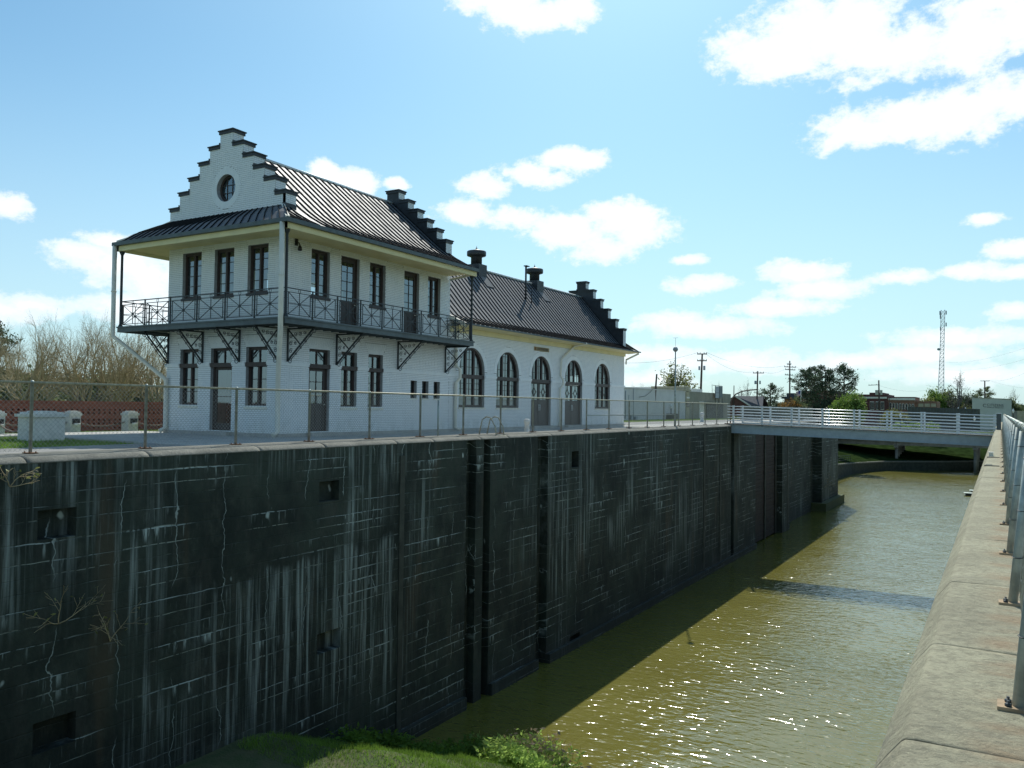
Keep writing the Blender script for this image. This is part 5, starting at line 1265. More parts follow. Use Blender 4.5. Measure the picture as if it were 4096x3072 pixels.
for (x, r) in ((462, .42), (536, .30)): c = TP(x, 335); q = MB(); q.lathe((c.x, c.y-.6, c.z-.1), [(r*.8, 0), (r*.95, .1), (r, 1.15), (r*1.1, 1.2), (r*1.1, 1.3)], 14); q.build('roof_tank', 'pale_wall', br)
br2 = thing('brick_annex', 'red brick block behind the flag and pine trees', 'building', (TP(-520, 600).x, 200, FARZ))
a = P(2900+1300*.2351, 1520+200*.2351, Y=195); b = P(2900+1900*.2351, 1520+200*.2351, Y=195); mb = MB(); mb.box(a.x, 195, FARZ-.3, b.x, 205, a.z); mb.build('wall', 'brick_dark', br2); mb = MB(); mb.box(a.x-.2, 194.8, a.z, b.x+.2, 205, a.z+.25); mb.build('parapet', 'slate_roof', br2)
br3 = thing('grey_roof_house', 'small brick house with flat grey roof behind utility pole', 'building', (P(3150, 1600, Y=170).x, 174, FARZ))
a = P(3137, 1595, Y=170); b = P(3200, 1595, Y=170); mb = MB(); mb.box(a.x, 170, -4, b.x, 178, a.z); mb.build('wall', 'brick_tan', br3); mb = MB(); mb.box(a.x-.5, 169.3, a.z, b.x+.5, 178.5, a.z+.5); mb.box(a.x+.3, 171, a.z+.5, b.x-1.5, 177, P(3150, 1572, Y=170).z); mb.build('roof', 'slate_roof', br3)
# dark screen fence in panels, bank block with lettering
p0, p1 = TP(985, 540, 185), TP(2215, 580, 185)
sw = thing('screen_fence', 'long dark panelled fence in front of the pale bank building', 'fence', ((p0.x+p1.x)/2, 185, FARZ)); n = 22
for k in range(n):
    a = p0.x+(p1.x-p0.x)*k/n; b = p0.x+(p1.x-p0.x)*(k+1)/n; zt = p0.z+(p1.z-p0.z)*(k+.5)/n; mb = MB(); mb.box(a+.03, 185, FARZ-.3, b-.03, 185.12, zt); mb.build('panel', 'screen_wall', sw)
    mb = MB(); mb.box(a-.04, 184.9, FARZ-.3, a+.04, 185.0, zt+.08); mb.build('post', 'iron_fascia', sw)
def UP_(x, y, Y): return P(3780+x*.14469, 1560+y*.14469, Y=Y)
YK = 205.
a, b = UP_(750, 215, YK), UP_(1840, 265, YK)
bk = thing('bank_building', 'pale flat-walled bank building with faded lettering at right', 'building', ((a.x+b.x)/2, YK+6, FARZ))
mb = MB(); mb.prism([(a.x, YK, FARZ-.4), (b.x, YK, FARZ-.4), (b.x, YK, b.z), (a.x, YK, a.z)], (0, 12, 0)); mb.build('wall', 'pale_wall', bk, fix=True)
mb = MB(); mb.obox(Vector((a.x-.1, YK-.1, a.z)), Vector((b.x-a.x+.2, 0, b.z-a.z)), Vector((0, 12.2, 0)), Vector((0, 0, .14))); mb.build('coping', 'tan_wall', bk)
mb = MB(); mb.box(b.x+.005, YK+.3, FARZ-.4, b.x+.3, YK+11, b.z-2.4); mb.build('side_wing', 'bank_concrete', bk)
s_ = UP_(1160, 445, YK); e_ = UP_(1610, 445, YK); wpx = e_.x-s_.x
for (txt, yb_, hh) in (('CITIZENS', 440, 68), ('BANK & TRUST CO', 488, 34)):
    o_ = UP_(1160, yb_, YK); sz = (UP_(1160, yb_-hh, YK).z-o_.z)/.72
    tp = text_part(txt, sz, (o_.x, YK-.05, o_.z), (1, 0, -.045), (0, 0, 1), 'letter_dark', bk); 
    xs_ = [v.co.x for v in tp.data.vertices]; f = wpx/(max(xs_)-min(xs_)); x0_ = min(xs_)
    for v in tp.data.vertices: v.co.x = x0_+(v.co.x-x0_)*f
    tp.data.update()
o_ = UP_(1040, 470, YK); tp = text_part('C', (UP_(1040, 375, YK).z-o_.z)/.72, (o_.x, YK-.05, o_.z), (1, 0, -.045), (0, 0, 1), 'letter_dark', bk, 'logo')
lw_ = thing('low_block_wall', 'low pale block wall at far right beyond parapet fence', 'wall', (UP_(2050, 600, 150).x, 150, -1)); a = UP_(1850, 575, 150); b = UP_(2600, 590, 150)
for k in range(5): mb = MB(); q0 = a.x+(b.x-a.x)*k/5; q1 = a.x+(b.x-a.x)*(k+1)/5; mb.box(q0+.01, 150, -2.2, q1-.01, 150.3, a.z); mb.build('block', 'tan_stone' if k else 'bank_concrete', lw_)

# ------------------------------------------------------------------ poles, wires, lamps, tower, flag
def upole(u0, v0, u1, v1, Y, label, arms=(), cans=(), r=.14):
    b = P(u0, v0, Y=Y); t_ = P(u1, v1, Y=Y); base = Vector((b.x, Y, min(b.z, -.15 if Y < 110 else FARZ)))
    top = Vector((t_.x, Y, t_.z)); t = thing('utility_pole', label, 'utility pole', tuple(base), 'utility poles behind the canal')
    s = Y/110; mb = MB(); mb.tube([base, base.lerp(top, .5), top], [r*1.2, r, r*.75], 10); mb.build('mast', 'pole_wood', t); out = []
    for (v, ul, ur, vv) in arms:
        a = P(ul, v, Y=Y-.2); c = P(ur, vv if vv else v, Y=Y-.2); mb = MB(); mb.bar(a, c, .10, .13); ar = mb.build('crossarm', 'pole_wood', t)
        for f in (.04, .3, .7, .96): q = a.lerp(c, f); ins = MB(); ins.lathe((q.x, q.y, q.z+.06), [(.03, 0), (.05, .06), (.03, .16), (.01, .2)], 6); ins.build('insulator', 'transformer', ar); out.append(q+Vector((0, 0, .2)))
    for (u, v, wpx, hpx) in cans:
        a = P(u, v+hpx/2, Y=Y-.35); hz = hpx*Y/FPX*1.05; rr = wpx/2*Y/FPX*1.05; mb = MB(); mb.lathe((a.x, Y-.35, a.z), [(rr*.9, 0), (rr, .05), (rr, hz*.92), (rr*.8, hz), (rr*.2, hz)], 12); mb.build('transformer_can', 'transformer', t)
    return out
upole(2613, 1678, 2627, 1496, 62, 'leaning bare utility pole in front of pale warehouse', r=.11)
w2 = upole(2799, 1671, 2809, 1414, 84, 'tall utility pole with two crossarms and twin transformers', [(1416, 2789, 2828, None), (1443, 2789, 2827, None)], [(2797, 1471, 9, 19), (2817, 1470, 11, 21)])
w3 = upole(3025, 1640, 3031, 1484, 120, 'utility pole with single crossarm and transformers above small pine', [(1492, 3012, 3056, None)], [(3022, 1529, 10, 15), (3040, 1529, 7, 15)])
w4 = upole(3159, 1640, 3159, 1443, 132, 'utility pole with four short crossarms left of big pines', [(1457, 3148, 3165, None), (1467, 3137, 3184, 1469), (1478, 3141, 3181, 1480), (1499, 3140, 3171, 1501)])
w5 = upole(3519, 1660, 3515, 1521, 190, 'utility pole with one-sided crossarm before the brick arcade', [(1541, 3474, 3519, 1539)], r=.2)
w6 = upole(3939, 1640, 3939, 1522, 230, 'dark T-shaped utility pole rising behind bank building', [(1524, 3922, 3958, None)], r=.2)
upole(2934, 1620, 2936, 1542, 118, 'short thin utility pole left of gabled house', r=.09); upole(2967, 1610, 2967, 1561, 122, 'short stub pole above grey roofed house', r=.09)
upole(3556, 1660, 3557, 1588, 200, 'short thin pole beside brick arcade corner', r=.12)
def wire(a, b, sag, name_label):
    n = 14; mb = MB(); a = Vector(a); b = Vector(b); mb.tube([a.lerp(b, k/n)-Vector((0, 0, 4*sag*(k/n)*(1-k/n))) for k in range(n+1)], .013, 4, cap=False); o = mb.build('power_line', 'lamp_black'); tag(o, name_label, 'cable', 'overhead power lines'); return o
wl = iter(['power line from lock house eaves to tall twin-transformer pole', 'high power line from twin-transformer pole to four-arm pole', 'lower power line from twin-transformer pole to crossarm pole', 'power line joining crossarm pole to four-arm pole', 'power line leaving four-arm pole above the pines', 'power line from one-sided pole towards lattice tower', 'power line from lattice tower to T-shaped pole', 'power line rising right from T-shaped pole', 'topmost faint power line crossing right sky', 'second faint power line crossing right sky', 'low power line right of T-shaped pole'])
wire(P(2460, 1450, Y=70), w2[0], .5, next(wl)); wire(w2[3], w4[4], 1.0, next(wl)); wire(w2[2], w3[0], .9, next(wl)); wire(w3[3], w4[8], .5, next(wl)); wire(w4[7], P(3420, 1530, Y=190), 1.5, next(wl))
wire(w5[0]+Vector((1.5, 0, 0)), P(3740, 1553, Y=230), 1.2, next(wl)); wire(P(3700, 1540, Y=230), w6[1], 1.2, next(wl)); wire(w6[2], P(4140, 1470, Y=150), 1.0, next(wl)); wire(P(3720, 1440, Y=330), P(4200, 1355, Y=180), 2.5, next(wl)); wire(P(3720, 1466, Y=330), P(4200, 1405, Y=180), 2.5, next(wl)); wire(w6[3], P(4200, 1553, Y=200), .8, next(wl))
def lamp(u, v0, v1, Y, label, planter=False):
    b = P(u, v1, Y=Y); t_ = P(u, v0, Y=Y); h = t_.z-b.z; t = thing('globe_lamp', label, 'street lamp', (b.x, Y, b.z), 'white globe street lamps'); mb = MB(); mb.lathe(b, [(.12, 0), (.12, .1), (.05, .2), (.045, h*.66), (.09, h*.70)], 10); mb.build('post', 'lamp_black', t)
    mb = MB(); mb.lathe(b, [(.06, h*.70), (.15, h*.78), (.17, h*.86), (.10, h*.94), (.05, h*.96), (.05, h)], 14); mb.build('globe', 'globe_white', t)
lamp(2684, 1617, 1675, 66, 'white globe lamp on black post before pale warehouse'); lamp(3303, 1641, 1700, 110, 'white globe lamp seen through footbridge rails before green shrub'); lamp(3602, 1652, 1720, 120, 'white globe lamp seen through footbridge rails below brick arcade'); lamp(3898, 1664, 1725, 120, 'white globe lamp seen through rails before pale bank wall')
for (u, v, lab) in ((3833, 1631, 'first white globe lamp head peeping over dark screen fence'), (3862, 1632, 'second white globe lamp head over dark screen fence nearer bank'), (4053, 1637, 'white globe lamp head right of bank building')): lamp(u, v-3, v+60, 188 if u < 4000 else 149, lab)
pl = thing('planter_box', 'dark square planter box below the lamp at warehouse', 'planter', (-10.2, 67, -.16)); mb = MB(); c = P(2688, 1675, Y=66); mb.box(c.x-.5, 65.2, -.16, c.x+.7, 66.2, .45); mb.box(c.x-.42, 65.28, .45, c.x+.62, 66.12, .47); mb.build('box', 'screen_wall', pl)
# lattice tower
def tower():
    Y = 420.; pts = [(3738, 1620, 17), (3757, 1450, 17), (3770, 1350, 13), (3772, 1240, 12)]
    t0 = P(3760, 1640, Y=Y); t = thing('lattice_tower', 'tall slender lattice radio mast on the horizon at right', 'tower', (t0.x, Y, FARZ)); lv = []
    n = 26
    for k in range(n+1):
        f = k/n; v = 1650-(1650-1240)*f; hw = 20-8.5*min(1, f*1.7) if f < .6 else 11.5 
        c = P(3772-10*(1-f), v, Y=Y); h = hw/2*Y/FPX*1.1; lv.append([Vector((c.x+dx*h*1.0, Y+dy*h, c.z)) for dx, dy in ((-1, -1), (1, -1), (1, 1), (-1, 1))])
    for q in range(4): mb = MB(); mb.tube([l[q] for l in lv], .11, 5); mb.build('leg', 'tower_steel', t)
    for k in range(n):
        mb = MB()
        for q in range(4):
            a, b = lv[k][q], lv[k+1][(q+1) % 4]; mb.bar(a, b, .10); mb.bar(lv[k][(q+1) % 4], lv[k+1][q], .10); mb.bar(lv[k][q], lv[k][(q+1) % 4], .09)
        mb.build('lattice_bay', 'tower_steel', t)
    for (dx, k) in ((-1.2, 25), (1.4, 25), (-1.0, 24), (1.5, 22), (-.8, 21)): c = sum(lv[k], Vector())/4+Vector((dx, -.5, .5)); mb = MB(); mb.box(c.x-.25, c.y-.2, c.z-.9, c.x+.25, c.y+.2, c.z+.9); mb.build('antenna', 'transformer', t)
    c = sum(lv[16], Vector())/4+Vector((-1.2, -1, 0)); mb = MB(); mb.tube([c, c+Vector((-.3, -.6, 0))], .6, 14); mb.build('dish', 'transformer', t)
tower()
# flag
fb_ = P(3203, 1640, Y=140); ft = P(3204, 1553, Y=140); fl = thing('flagpole', 'pale flagpole with red striped flag before brick block', 'flagpole', (fb_.x, 140, fb_.z)); mb = MB(); mb.tube([fb_, ft], .06, 8); mb.build('mast', 'white_trim', fl)
zt = P(3203, 1561, Y=140).z; zb_ = P(3203, 1583, Y=140).z; wd = 0.85
def flagpt(s, h): return (fb_.x-.06-wd*s+.25*h*s, 140+.12*math.sin(7*s), zt-(zt-zb_)*h-.35*s)
for k in range(13):
    mb = MB()
    for j in range(6):
        if k < 7 and j < 3: continue
        mb.quad(flagpt(j/6, k/13), flagpt(j/6, (k+1)/13), flagpt((j+1)/6, (k+1)/13), flagpt((j+1)/6, k/13))
    mb.build('stripe', 'flag_red' if k % 2 == 0 else 'flag_white', fl)
mb = MB()
for j in range(3): mb.quad(flagpt(j/6, 0), flagpt(j/6, 7/13), flagpt((j+1)/6, 7/13), flagpt((j+1)/6, 0))
mb.build('canton', 'flag_blue', fl)
# iron picket fence by the lot, low kerbs
pf = thing('picket_fence', 'low black iron picket fence on the lot seen through footbridge rails', 'fence', (P(3000, 1690, Y=70).x, 70, -.16)); a = P(2962, 1690, Y=70); b = P(3120, 1690, Y=76); n = 60
for k in range(n+1): q = a.lerp(b, k/n); mb = MB(); mb.box(q.x-.015, q.y-.015, -.16, q.x+.015, q.y+.015, 1.0); mb.build('picket', 'iron_dark', pf)
for h in (.05, .9): mb = MB(); mb.bar(Vector((a.x, a.y, h)), Vector((b.x, b.y, h)), .03); mb.build('rail', 'iron_dark', pf)
for (u, v, Y, L_, lab) in ((3012, 1690, 62, 1.6, 'pale concrete kerb stub near left end of footbridge'), (3140, 1684, 66, 2.2, 'pale concrete kerb slab behind second footbridge bay'), (3262, 1677, 70, 2.4, 'pale concrete kerb slab behind third footbridge bay')):
    c = P(u, v, Y=Y); q = MB(); q.prism([(c.x-L_/2, Y-.5, -.16), (c.x+L_/2, Y-.5, -.16), (c.x+L_/2-.1, Y-.45, .12), (c.x-L_/2+.1, Y-.45, .12)], (0, .8, 0)); o = q.build('kerb_slab', 'pavement', None, fix=True); tag(o, lab, 'kerb')

# ------------------------------------------------------------------ trees
def grow(mb, tips, p, d, L, r, lev, maxlev, rnd, sides, wob=.22, up=.05, kids=(3, 5), ratio=.62, mats=None, spread=(.45, .95)):
    n = 4 if lev < 2 else 3; pts = [p.copy()]; rs = [r]; dirs = [d.copy()]
    for k in range(n):
        d = (d+Vector((rnd.uniform(-1, 1), rnd.uniform(-1, 1), rnd.uniform(-1, 1)))*wob+Vector((0, 0, up))).normalized(); p = p+d*(L/n); pts.append(p.copy()); rs.append(max(.004, r*(1-.55*(k+1)/n))); dirs.append(d.copy())
    mb[min(lev, len(mb)-1)].tube(pts, rs, sides[min(lev, len(sides)-1)], cap=False)
    if lev >= maxlev: tips.append((pts[-1], d)); tips.append((pts[-2], d)); return
    nk = rnd.randint(*kids)
    for k in range(nk):
        f = .35+.65*(k+rnd.random())/nk; i = min(n-1, int(f*n)); q = pts[i].lerp(pts[i+1], f*n-i); ax = dirs[i+1].orthogonal().normalized(); ax.rotate(Quaternion(dirs[i+1], rnd.uniform(0, 6.28))); nd = dirs[i+1].copy(); nd.rotate(Quaternion(ax, rnd.uniform(*spread)))
        grow(mb, tips, q, nd, L*ratio*rnd.uniform(.75, 1.15), max(.004, rs[i]*.62), lev+1, maxlev, rnd, sides, wob, up, kids, ratio, mats, spread)
    grow(mb, tips, pts[-1], d, L*ratio, rs[-1], lev+1, maxlev, rnd, sides, wob, up, kids, ratio, mats, spread)
def leaves(tips, rnd, per, size, spread, flat=1.):
    mb = MB()
    for (p, d) in tips:
        for k in range(per):
            c = p+Vector((rnd.gauss(0, spread), rnd.gauss(0, spread), rnd.gauss(0, spread*flat))); a = Vector((rnd.gauss(0, 1), rnd.gauss(0, 1), rnd.gauss(0, 1))).normalized(); b = a.orthogonal().normalized(); b.rotate(Quaternion(a, rnd.uniform(0, 6.28))); s = size*rnd.uniform(.6, 1.3)
            mb.quad(c-a*s, c-b*s*.42, c+a*s, c+b*s*.42)
    return mb
def template(kind, seed, H):
    rnd = random.Random(seed); tips = []; mbs = [MB(), MB()]; Z = Vector((0, 0, 1))
    if kind == 'bare_multi':
        for k in range(4):
            a = k*1.57+rnd.uniform(-.5, .5); d = Vector((math.cos(a)*.5, math.sin(a)*.5, 1)).normalized(); grow(mbs, tips, Vector((math.cos(a)*.15, math.sin(a)*.15, 0)), d, H*.40, .13*H/5, 0, 5, rnd, (7, 6, 4, 3, 3, 3), .20, .02, (2, 3), .66, None, (.35, .85))
        return mbs, leaves([t for t in tips if rnd.random() < .4], rnd, 2, .022, .08)
    if kind == 'bare_tree':
        grow(mbs, tips, Vector((0, 0, 0)), Z.copy(), H*.36, .055*H, 0, 5, rnd, (8, 6, 5, 4, 3, 3), .2, .04, (2, 4), .66); return mbs, leaves(tips[::6], rnd, 1, .12, .1)
    if kind == 'oak':
        grow(mbs, tips, Vector((0, 0, 0)), Z.copy(), H*.3, .05*H, 0, 4, rnd, (8, 6, 5, 4, 3), .22, .03, (3, 4), .68, None, (.5, 1.1)); return mbs, leaves([t for t in tips if rnd.random() < .42], rnd, 4, .022*H, .035*H, .7)
    if kind == 'round':
        grow(mbs, tips, Vector((0, 0, 0)), Z.copy(), H*.25, .04*H, 0, 4, rnd, (7, 5, 4, 3, 3), .25, .03, (3, 5), .70, None, (.5, 1.15)); return mbs, leaves(tips, rnd, 5, .026*H, .05*H)
    if kind == 'pine':
        pts = [Vector((rnd.uniform(-.1, .1), rnd.uniform(-.1, .1), H*k/6)) for k in range(7)]; mbs[0].tube(pts, [.03*H*(1-.8*k/6) for k in range(7)], 8)
        for k in range(16):
            f = .42+.57*k/16; a = k*2.4+rnd.uniform(-.4, .4); L = H*.30*(1-.55*abs(f-.66)/.34)*rnd.uniform(.7, 1.15); d = Vector((math.cos(a), math.sin(a), rnd.uniform(.0, .45))).normalized(); grow(mbs, tips, Vector((0, 0, H*f)), d, L*.62, .012*H, 1, 3, rnd, (6, 5, 3, 3), .2, .06, (3, 4), .6)
        return mbs, leaves(tips, rnd, 6, .015*H, .024*H, .5)
TPL = {}; WID = {}
def tree(name, kind, seed, loc, H, label, cat='tree', group=None, bark='bark', leaf=None, twig=None, sx=1., tilt=0., rot=None, w=None):
    key = (kind, seed, bark, leaf)
    if key not in TPL:
        mbs, lf = template(kind, seed, 10.); allv = mbs[0].v+mbs[1].v+(lf.v if lf else []); zs_ = sorted(v[2] for v in allv); top_ = zs_[int(len(zs_)*.998)]; f_ = 10./top_
        for q_ in mbs+([lf] if lf else []): q_.v = [(v[0]*f_, v[1]*f_, v[2]*f_) for v in q_.v]
        xs_ = sorted(math.hypot(v[0], v[1]) for v in allv); WID[key] = 2*f_*xs_[int(len(xs_)*.96)]
        TPL[key] = [('trunk', mbs[0].mesh('trunk', bark)), ('branches', mbs[1].mesh('branches', twig or bark))]
        if lf and lf.f: TPL[key].append(('crown', lf.mesh('crown', leaf or 'leaf_olive')))
    t = thing(name, label, cat, loc, group); rnd = random.Random(str(loc))
    if w: sx = w/(WID[key]*H/10)
    t.rotation_euler = (0, tilt, rnd.uniform(0, 6.28) if rot is None else rot); t.scale = (H/10*sx, H/10*sx, H/10)
    for (nm, me) in TPL[key]:
        o = bpy.data.objects.new(nm, me); COL.objects.link(o); o.parent = t
        if nm in ('crown', 'branches'): o['kind'] = 'stuff'
    return t
bl = [(-15.2, -2.4, 4.4), (-15.8, .3, 5.0), (-15.0, 2.3, 5.4), (-16.2, 4.9, 5.7), (-14.8, 5.6, 4.9), (-16.5, 9.0, 5.4), (-19.0, 2.6, 5.2), (-18.6, 6.4, 5.5)]
names_ = ['leafless spreading tree cut by left picture edge behind brick wall', 'leafless tree second from left behind brick wall', 'tall leafless tree in middle of row behind brick wall', 'leafless twiggy tree left of balcony corner', 'leafless golden-toned tree seen below balcony bracket', 'leafless tree mostly hidden behind lock house', 'leafless tree set back between first two rows, left one', 'leafless tree set back between first two rows, right one']
for i, (x, y, h) in enumerate(bl): tree('bare_tree', 'bare_multi', 11+i % 3, (x, y, -.2), h, names_[i], 'tree', 'leafless trees behind the brick wall', 'bark_golden_lit', 'leaf_bud', twig='twig', w=5.2)
for i, (x, y, h) in enumerate(((-24, 1.6, 5.0), (-25, 5.0, 5.5), (-23, 7.4, 5.7), (-25, 10.6, 5.9), (-24, 13, 5.6), (-22, 15, 5.4))):
    tree('bare_tree', 'bare_multi', 11+(i+1) % 3, (x, y, -.3), h, 'farther leafless tree behind the first row, %s' % ('leftmost', 'second from left', 'third from left', 'third from right', 'second from right', 'rightmost')[i], 'tree', 'second row of leafless trees', 'bark', 'leaf_bud', twig='twig', w=5.6)
for i, (x, y, h) in enumerate(((-50, 20, 5.2), (-49, 24, 4.9), (-51, 29, 5.4), (-50, 33, 5), (-50, 15, 5.))): tree('hedge_tree', 'round', 21, (x, y, -1.5), h, 'distant olive bushy tree behind leafless rows, %s from left' % ('second', 'third', 'fourth', 'fifth', 'first')[i], 'tree', 'far olive trees', 'bark', 'leaf_olive', sx=1.2)
tree('evergreen_tree', 'pine', 31, (-31, 6.5, -.5), 6.4, 'dark evergreen treetop at left picture edge', 'tree', None, 'bark', 'leaf_dark', w=2.4)
def at(u, v, Y, ztop=None): p = P(u, v, Y=Y); return p
def tree_px(name, kind, seed, u, vtop, Y, label, zb=None, wpx=None, **kw):
    t_ = P(u, vtop, Y=Y); kw.pop('sx', None); kw.pop('hs', None)
    if wpx: kw['w'] = wpx*(t_-CAM).dot(FW)/FPX
    zb = zb if zb is not None else (-.2 if Y < 112 else FARZ); return tree(name, kind, seed, (t_.x, Y, zb), (t_.z-zb)*kw.pop('hs', 1.0), label, **kw)
tree_px('oak_tree', 'oak', 41, 2712, 1452, 104, 'yellow-green open-crowned oak behind pale warehouse', wpx=154, leaf='leaf_oak', bark='bark_grey', sx=1.35, hs=1.02)
tree_px('bare_shrub', 'bare_multi', 12, 2555, 1528, 96, 'leafless rounded treetop just above warehouse roof near lock house', wpx=110, bark='bark', leaf='leaf_bud', twig='twig', sx=1.5)
tree_px('bare_tree', 'bare_tree', 51, 2995, 1520, 150, 'leafless grey tree left of transformer pole beyond gabled house', wpx=75, bark='bark_grey', leaf='leaf_olive', sx=.9, hs=1.05); tree_px('bare_tree', 'bare_tree', 52, 2870, 1530, 140, 'thin leafless tree above brown building roof', wpx=60, bark='bark_grey', leaf='leaf_olive', sx=.8)
tree_px('small_pine', 'pine', 31, 3082, 1534, 135, 'small dark pine between two utility poles', wpx=98, leaf='leaf_pine', sx=1.3); tree_px('pine_tree', 'pine', 32, 3225, 1470, 150, 'left tall pine of the cluster behind flag', wpx=130, leaf='leaf_pine', sx=1.05); tree_px('pine_tree', 'pine', 33, 3300, 1460, 152, 'middle tall pine of the cluster', wpx=115, leaf='leaf_pine', sx=1.05); tree_px('pine_tree', 'pine', 34, 3377, 1452, 150, 'right tall pine of cluster with bare lower trunk', wpx=105, leaf='leaf_pine', sx=.95); tree_px('pine_tree', 'pine', 32, 3262, 1468, 158, 'rear pine between left and middle pines', wpx=110, leaf='leaf_pine', sx=1.0)
tree_px('green_tree', 'round', 21, 3385, 1573, 128, 'bright spring-green round tree below right pine', wpx=134, zb=-3.0, leaf='leaf_bright', sx=1.25); tree_px('green_tree', 'round', 22, 3210, 1592, 126, 'dark green round bush right of flagpole', wpx=80, zb=-2.5, leaf='leaf_olive', sx=1.1); tree_px('green_tree', 'round', 22, 3290, 1588, 150, 'dark green bush at foot of pine cluster', wpx=110, leaf='leaf_dark', sx=1.2)
tree_px('orange_shrub', 'round', 23, 3170, 1604, 124, 'rusty orange shrub below utility pole', wpx=95, zb=-2.2, leaf='leaf_orange', sx=1.5); tree_px('orange_shrub', 'round', 23, 3120, 1610, 126, 'rusty orange shrub left of the pole', wpx=70, zb=-2.2, leaf='leaf_orange', sx=1.3); tree_px('orange_shrub', 'round', 22, 3560, 1640, 170, 'yellow-green shrub in front of brick arcade', wpx=120, leaf='leaf_oak', sx=1.6)
tree_px('bare_tree', 'bare_tree', 53, 3815, 1482, 235, 'big leafless tree beside lattice tower', wpx=150, bark='bark_grey', leaf='leaf_olive', sx=1.1, hs=1.08)
for i, (u, v, Y, lf, lab) in enumerate(((3690, 1592, 250, 'leaf_oak', 'yellow-green tree left of lattice tower foot'), (3745, 1556, 255, 'leaf_bright', 'taller green tree under lattice tower'), (3800, 1558, 260, 'leaf_olive', 'green tree behind the big leafless tree'), (3850, 1582, 245, 'leaf_dark', 'dark green tree right of big leafless tree'), (3880, 1620, 240, 'leaf_oak', 'low yellow shrub against bank building'))): tree_px('leafy_tree', 'round', 21+i % 3, u, v, Y, lab, leaf=lf, wpx=(100, 115, 120, 85, 70)[i])
tree_px('pine_tree', 'pine', 33, 3940, 1546, 280, 'flat-topped pine behind bank roof', wpx=75, leaf='leaf_olive', sx=1.2); tree_px('leafy_tree', 'round', 23, 3900, 1575, 270, 'hazy grey-green tree behind bank left corner', wpx=75, leaf='leaf_olive', sx=1.3); tree_px('bare_tree', 'bare_tree', 51, 4055, 1550, 260, 'small leafless tree right of bank building', wpx=55, bark='bark_grey', leaf='leaf_olive', sx=.8); tree_px('leafy_tree', 'round', 22, 4070, 1600, 210, 'dark green treetops at right picture edge', wpx=120, leaf='leaf_olive', sx=1.6)
for k in range(26):
    u = 2500+k*70; t_ = P(u, 1608+8*math.sin(k*2.1), Y=430+30*(k % 3)); ww = random.Random(k)
tl = MB(); rn = random.Random(77)
for k in range(3800):
    u = rn.uniform(2300, 4250); Y = rn.uniform(430, 520); c = P(u, 1640, Y=Y); hmax = 7.5+3.5*mnoise.noise(Vector((u*.013, 0, 3.)))+2*mnoise.noise(Vector((u*.05, 1, 3.))); z = FARZ+rn.random()**.6*hmax; a = Vector((rn.gauss(0, 1), rn.gauss(0, 1), rn.gauss(0, 1))).normalized(); b = a.orthogonal().normalized(); s = rn.uniform(.7, 1.6)
    q = Vector((c.x, Y, z)); tl.quad(q-a*s, q-b*s*.6, q+a*s, q+b*s*.6)
o = tl.build('far_treeline', 'leaf_olive', None, 'stuff'); tag(o, 'low hazy line of trees along the far horizon', 'trees')
# ivy hedge below the arcade, seen through the bridge rails
hd = MB()
for k in range(2200):
    u = rn.uniform(3560, 3760); c = P(u, 1690, Y=rn.uniform(158, 166)); z = FARZ+rn.random()*1.9+.3*math.sin(u*.1); a = Vector((rn.gauss(0, 1), rn.gauss(0, 1), rn.gauss(0, 1))).normalized(); b = a.orthogonal().normalized(); q = Vector((c.x, c.y, z)); hd.quad(q-a*.22, q-b*.14, q+a*.22, q+b*.14)
o = hd.build('hedge', 'leaf_bright', None, 'stuff'); tag(o, 'leafy green hedge seen through the footbridge rails', 'hedge')

# ------------------------------------------------------------------ grass and weeds on the canal bed
gr = MB(); rn = random.Random(12)
for k in range(30000):
    x = rn.uniform(5.6, 12.5); y = rn.uniform(-6.5, 1.2); z = bedz(x, y)
    if z < ZW+.02: continue
    h = rn.uniform(.06, .16)*(1+.8*mnoise.noise(Vector((x*1.2, y*1.2, 5)))); a = rn.uniform(0, 6.28); w_ = .008; d = Vector((math.cos(a), math.sin(a), 0)); l_ = Vector((rn.gauss(0, .05), rn.gauss(0, .05), h)); p = Vector((x, y, z-.01)); gr.quad(p-d*w_, p+d*w_, p+l_)
o = gr.build('grass', 'grass_blade', None, 'stuff'); tag(o, 'short green grass covering the canal bank at bottom', 'grass')
def weed_patch(name, label, pts, n, hrange, leafm, stalk, seed, leafy=True):
    rn = random.Random(seed); t = thing(name, label, 'plants', (pts[0][0], pts[0][1], bedz(pts[0][0], pts[0][1]))); st = MB(); lf = MB()
    for k in range(n):
        c = rn.choice(pts); x = c[0]+rn.gauss(0, .38); y = c[1]+rn.gauss(0, .32); z = max(bedz(x, y), ZW-.05); h = rn.uniform(*hrange)*c[2]; ln = Vector((rn.gauss(0, .22), rn.gauss(0, .22), 1)).normalized(); p = Vector((x, y, z)); q = p+ln*h*.6; e_ = q+(ln+Vector((rn.gauss(0, .3), rn.gauss(0, .3), -.1)))*h*.4; st.tube([p, q, e_], [.006, .005, .002], 3, cap=False)
        for j in range(rn.randint(6, 12) if leafy else 3):
            f = rn.uniform(.2, 1); b = p.lerp(q, f/.6) if f < .6 else q.lerp(e_, (f-.6)/.4); d = Vector((rn.gauss(0, 1), rn.gauss(0, 1), rn.uniform(-.1, .9))).normalized(); s = d.orthogonal().normalized(); L = rn.uniform(.07, .2); w_ = L*rn.uniform(.14, .24); lf.quad(b, b+d*L*.5-s*w_, b+d*L, b+d*L*.5+s*w_)
    st.build('stalks', stalk, t, 'stuff'); lf.build('foliage', leafm, t, 'stuff')
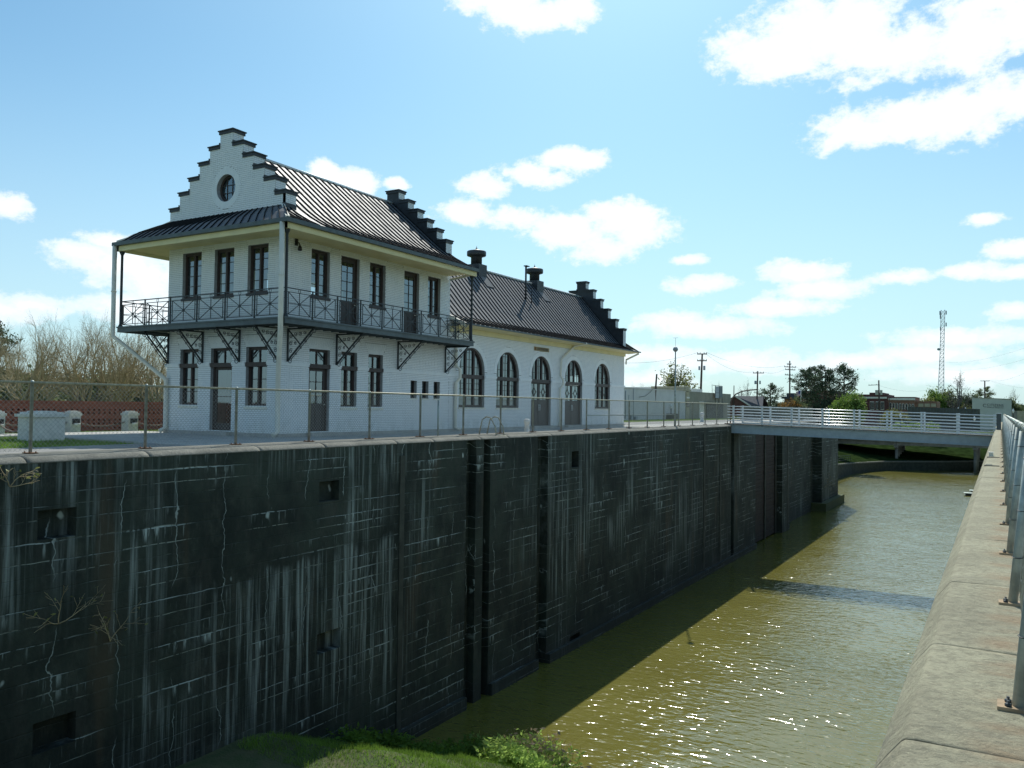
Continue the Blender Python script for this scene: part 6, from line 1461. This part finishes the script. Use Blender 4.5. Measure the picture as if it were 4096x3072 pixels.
weed_patch('weed_clump', 'sunlit leafy weeds crowding the water edge at bottom centre', [(8.8, .6, 1.), (9.3, .9, 1.15), (9.8, .9, 1.1), (10.3, .6, 1.), (9.5, .2, 1.), (10.1, .1, .9), (10.7, .2, .7), (11.3, 0, .55), (11.9, -.1, .45)], 1300, (.35, .75), 'weed_leaf', 'weed_leaf', 3)
weed_patch('dry_weeds', 'dry brown weed stalks standing among green weeds at water edge', [(9.5, 1.0, 1.2), (9.8, .9, 1.15), (10.4, .7, 1.)], 170, (.5, .95), 'dry_stalk', 'dry_stalk', 4, False)
weed_patch('shaded_weeds', 'dim shaded weeds along foot of dark lock wall', [(5.9, -1.5, .8), (6.3, -.9, .8), (6.8, -.4, .8), (7.4, .1, .8), (7.9, .4, .9), (6.0, -2.6, .7)], 420, (.3, .7), 'grass_blade', 'grass_blade', 5)
def wall_twig(y, z, s, label, seed):
    rn = random.Random(seed); t = thing('wall_weed', label, 'plant', (5.4, y, z)); mbs = [MB(), MB()]; tips = []
    for k in range(3): grow(mbs, tips, Vector((5.39, y, z)), Vector((.5, rn.uniform(-.7, .9), rn.uniform(.2, .9))).normalized(), s, .012, 1, 3, rn, (4, 4, 3, 3), .25, -.02, (2, 3), .6)
    mbs[1].build('twigs', 'twig', t, 'stuff'); leaves(tips[::5], rn, 1, .05, .02).build('leaves', 'leaf_oak', t, 'stuff')
wall_twig(-11.7, -.55, .32, 'dry twiggy weed sprouting from wall top crack at left', 1); wall_twig(-9.6, -3.9, .5, 'faint leafless shrub growing low on dark lock wall', 2); wall_twig(70.5, -7.0, .9, 'leafy shrub growing in the corner beside dark pier', 6); wall_twig(-10.7, -3.3, .55, 'thin bare sapling on lock wall below left square niche', 8)
# grass tufts on the lawn by the house
gl = MB(); rn = random.Random(8)
for (x0, x1, y0, y1, n) in ((-6.4, .5, -13, -5.1, 9000), (-10, -5.1, 30.6, 80, 6000), (-10.3, -8.4, -12, 4, 1500)):
    for k in range(n):
        x = rn.uniform(x0, x1); y = rn.uniform(y0, y1); h = rn.uniform(.03, .09); a = rn.uniform(0, 6.28); d = Vector((math.cos(a), math.sin(a), 0))*.012; p = Vector((x, y, -.162)); gl.quad(p-d, p+d, p+Vector((rn.gauss(0, .02), rn.gauss(0, .02), h)))
o = gl.build('lawn_grass', 'grass_blade', None, 'stuff'); tag(o, 'short lawn grass around the lock house paths', 'grass')
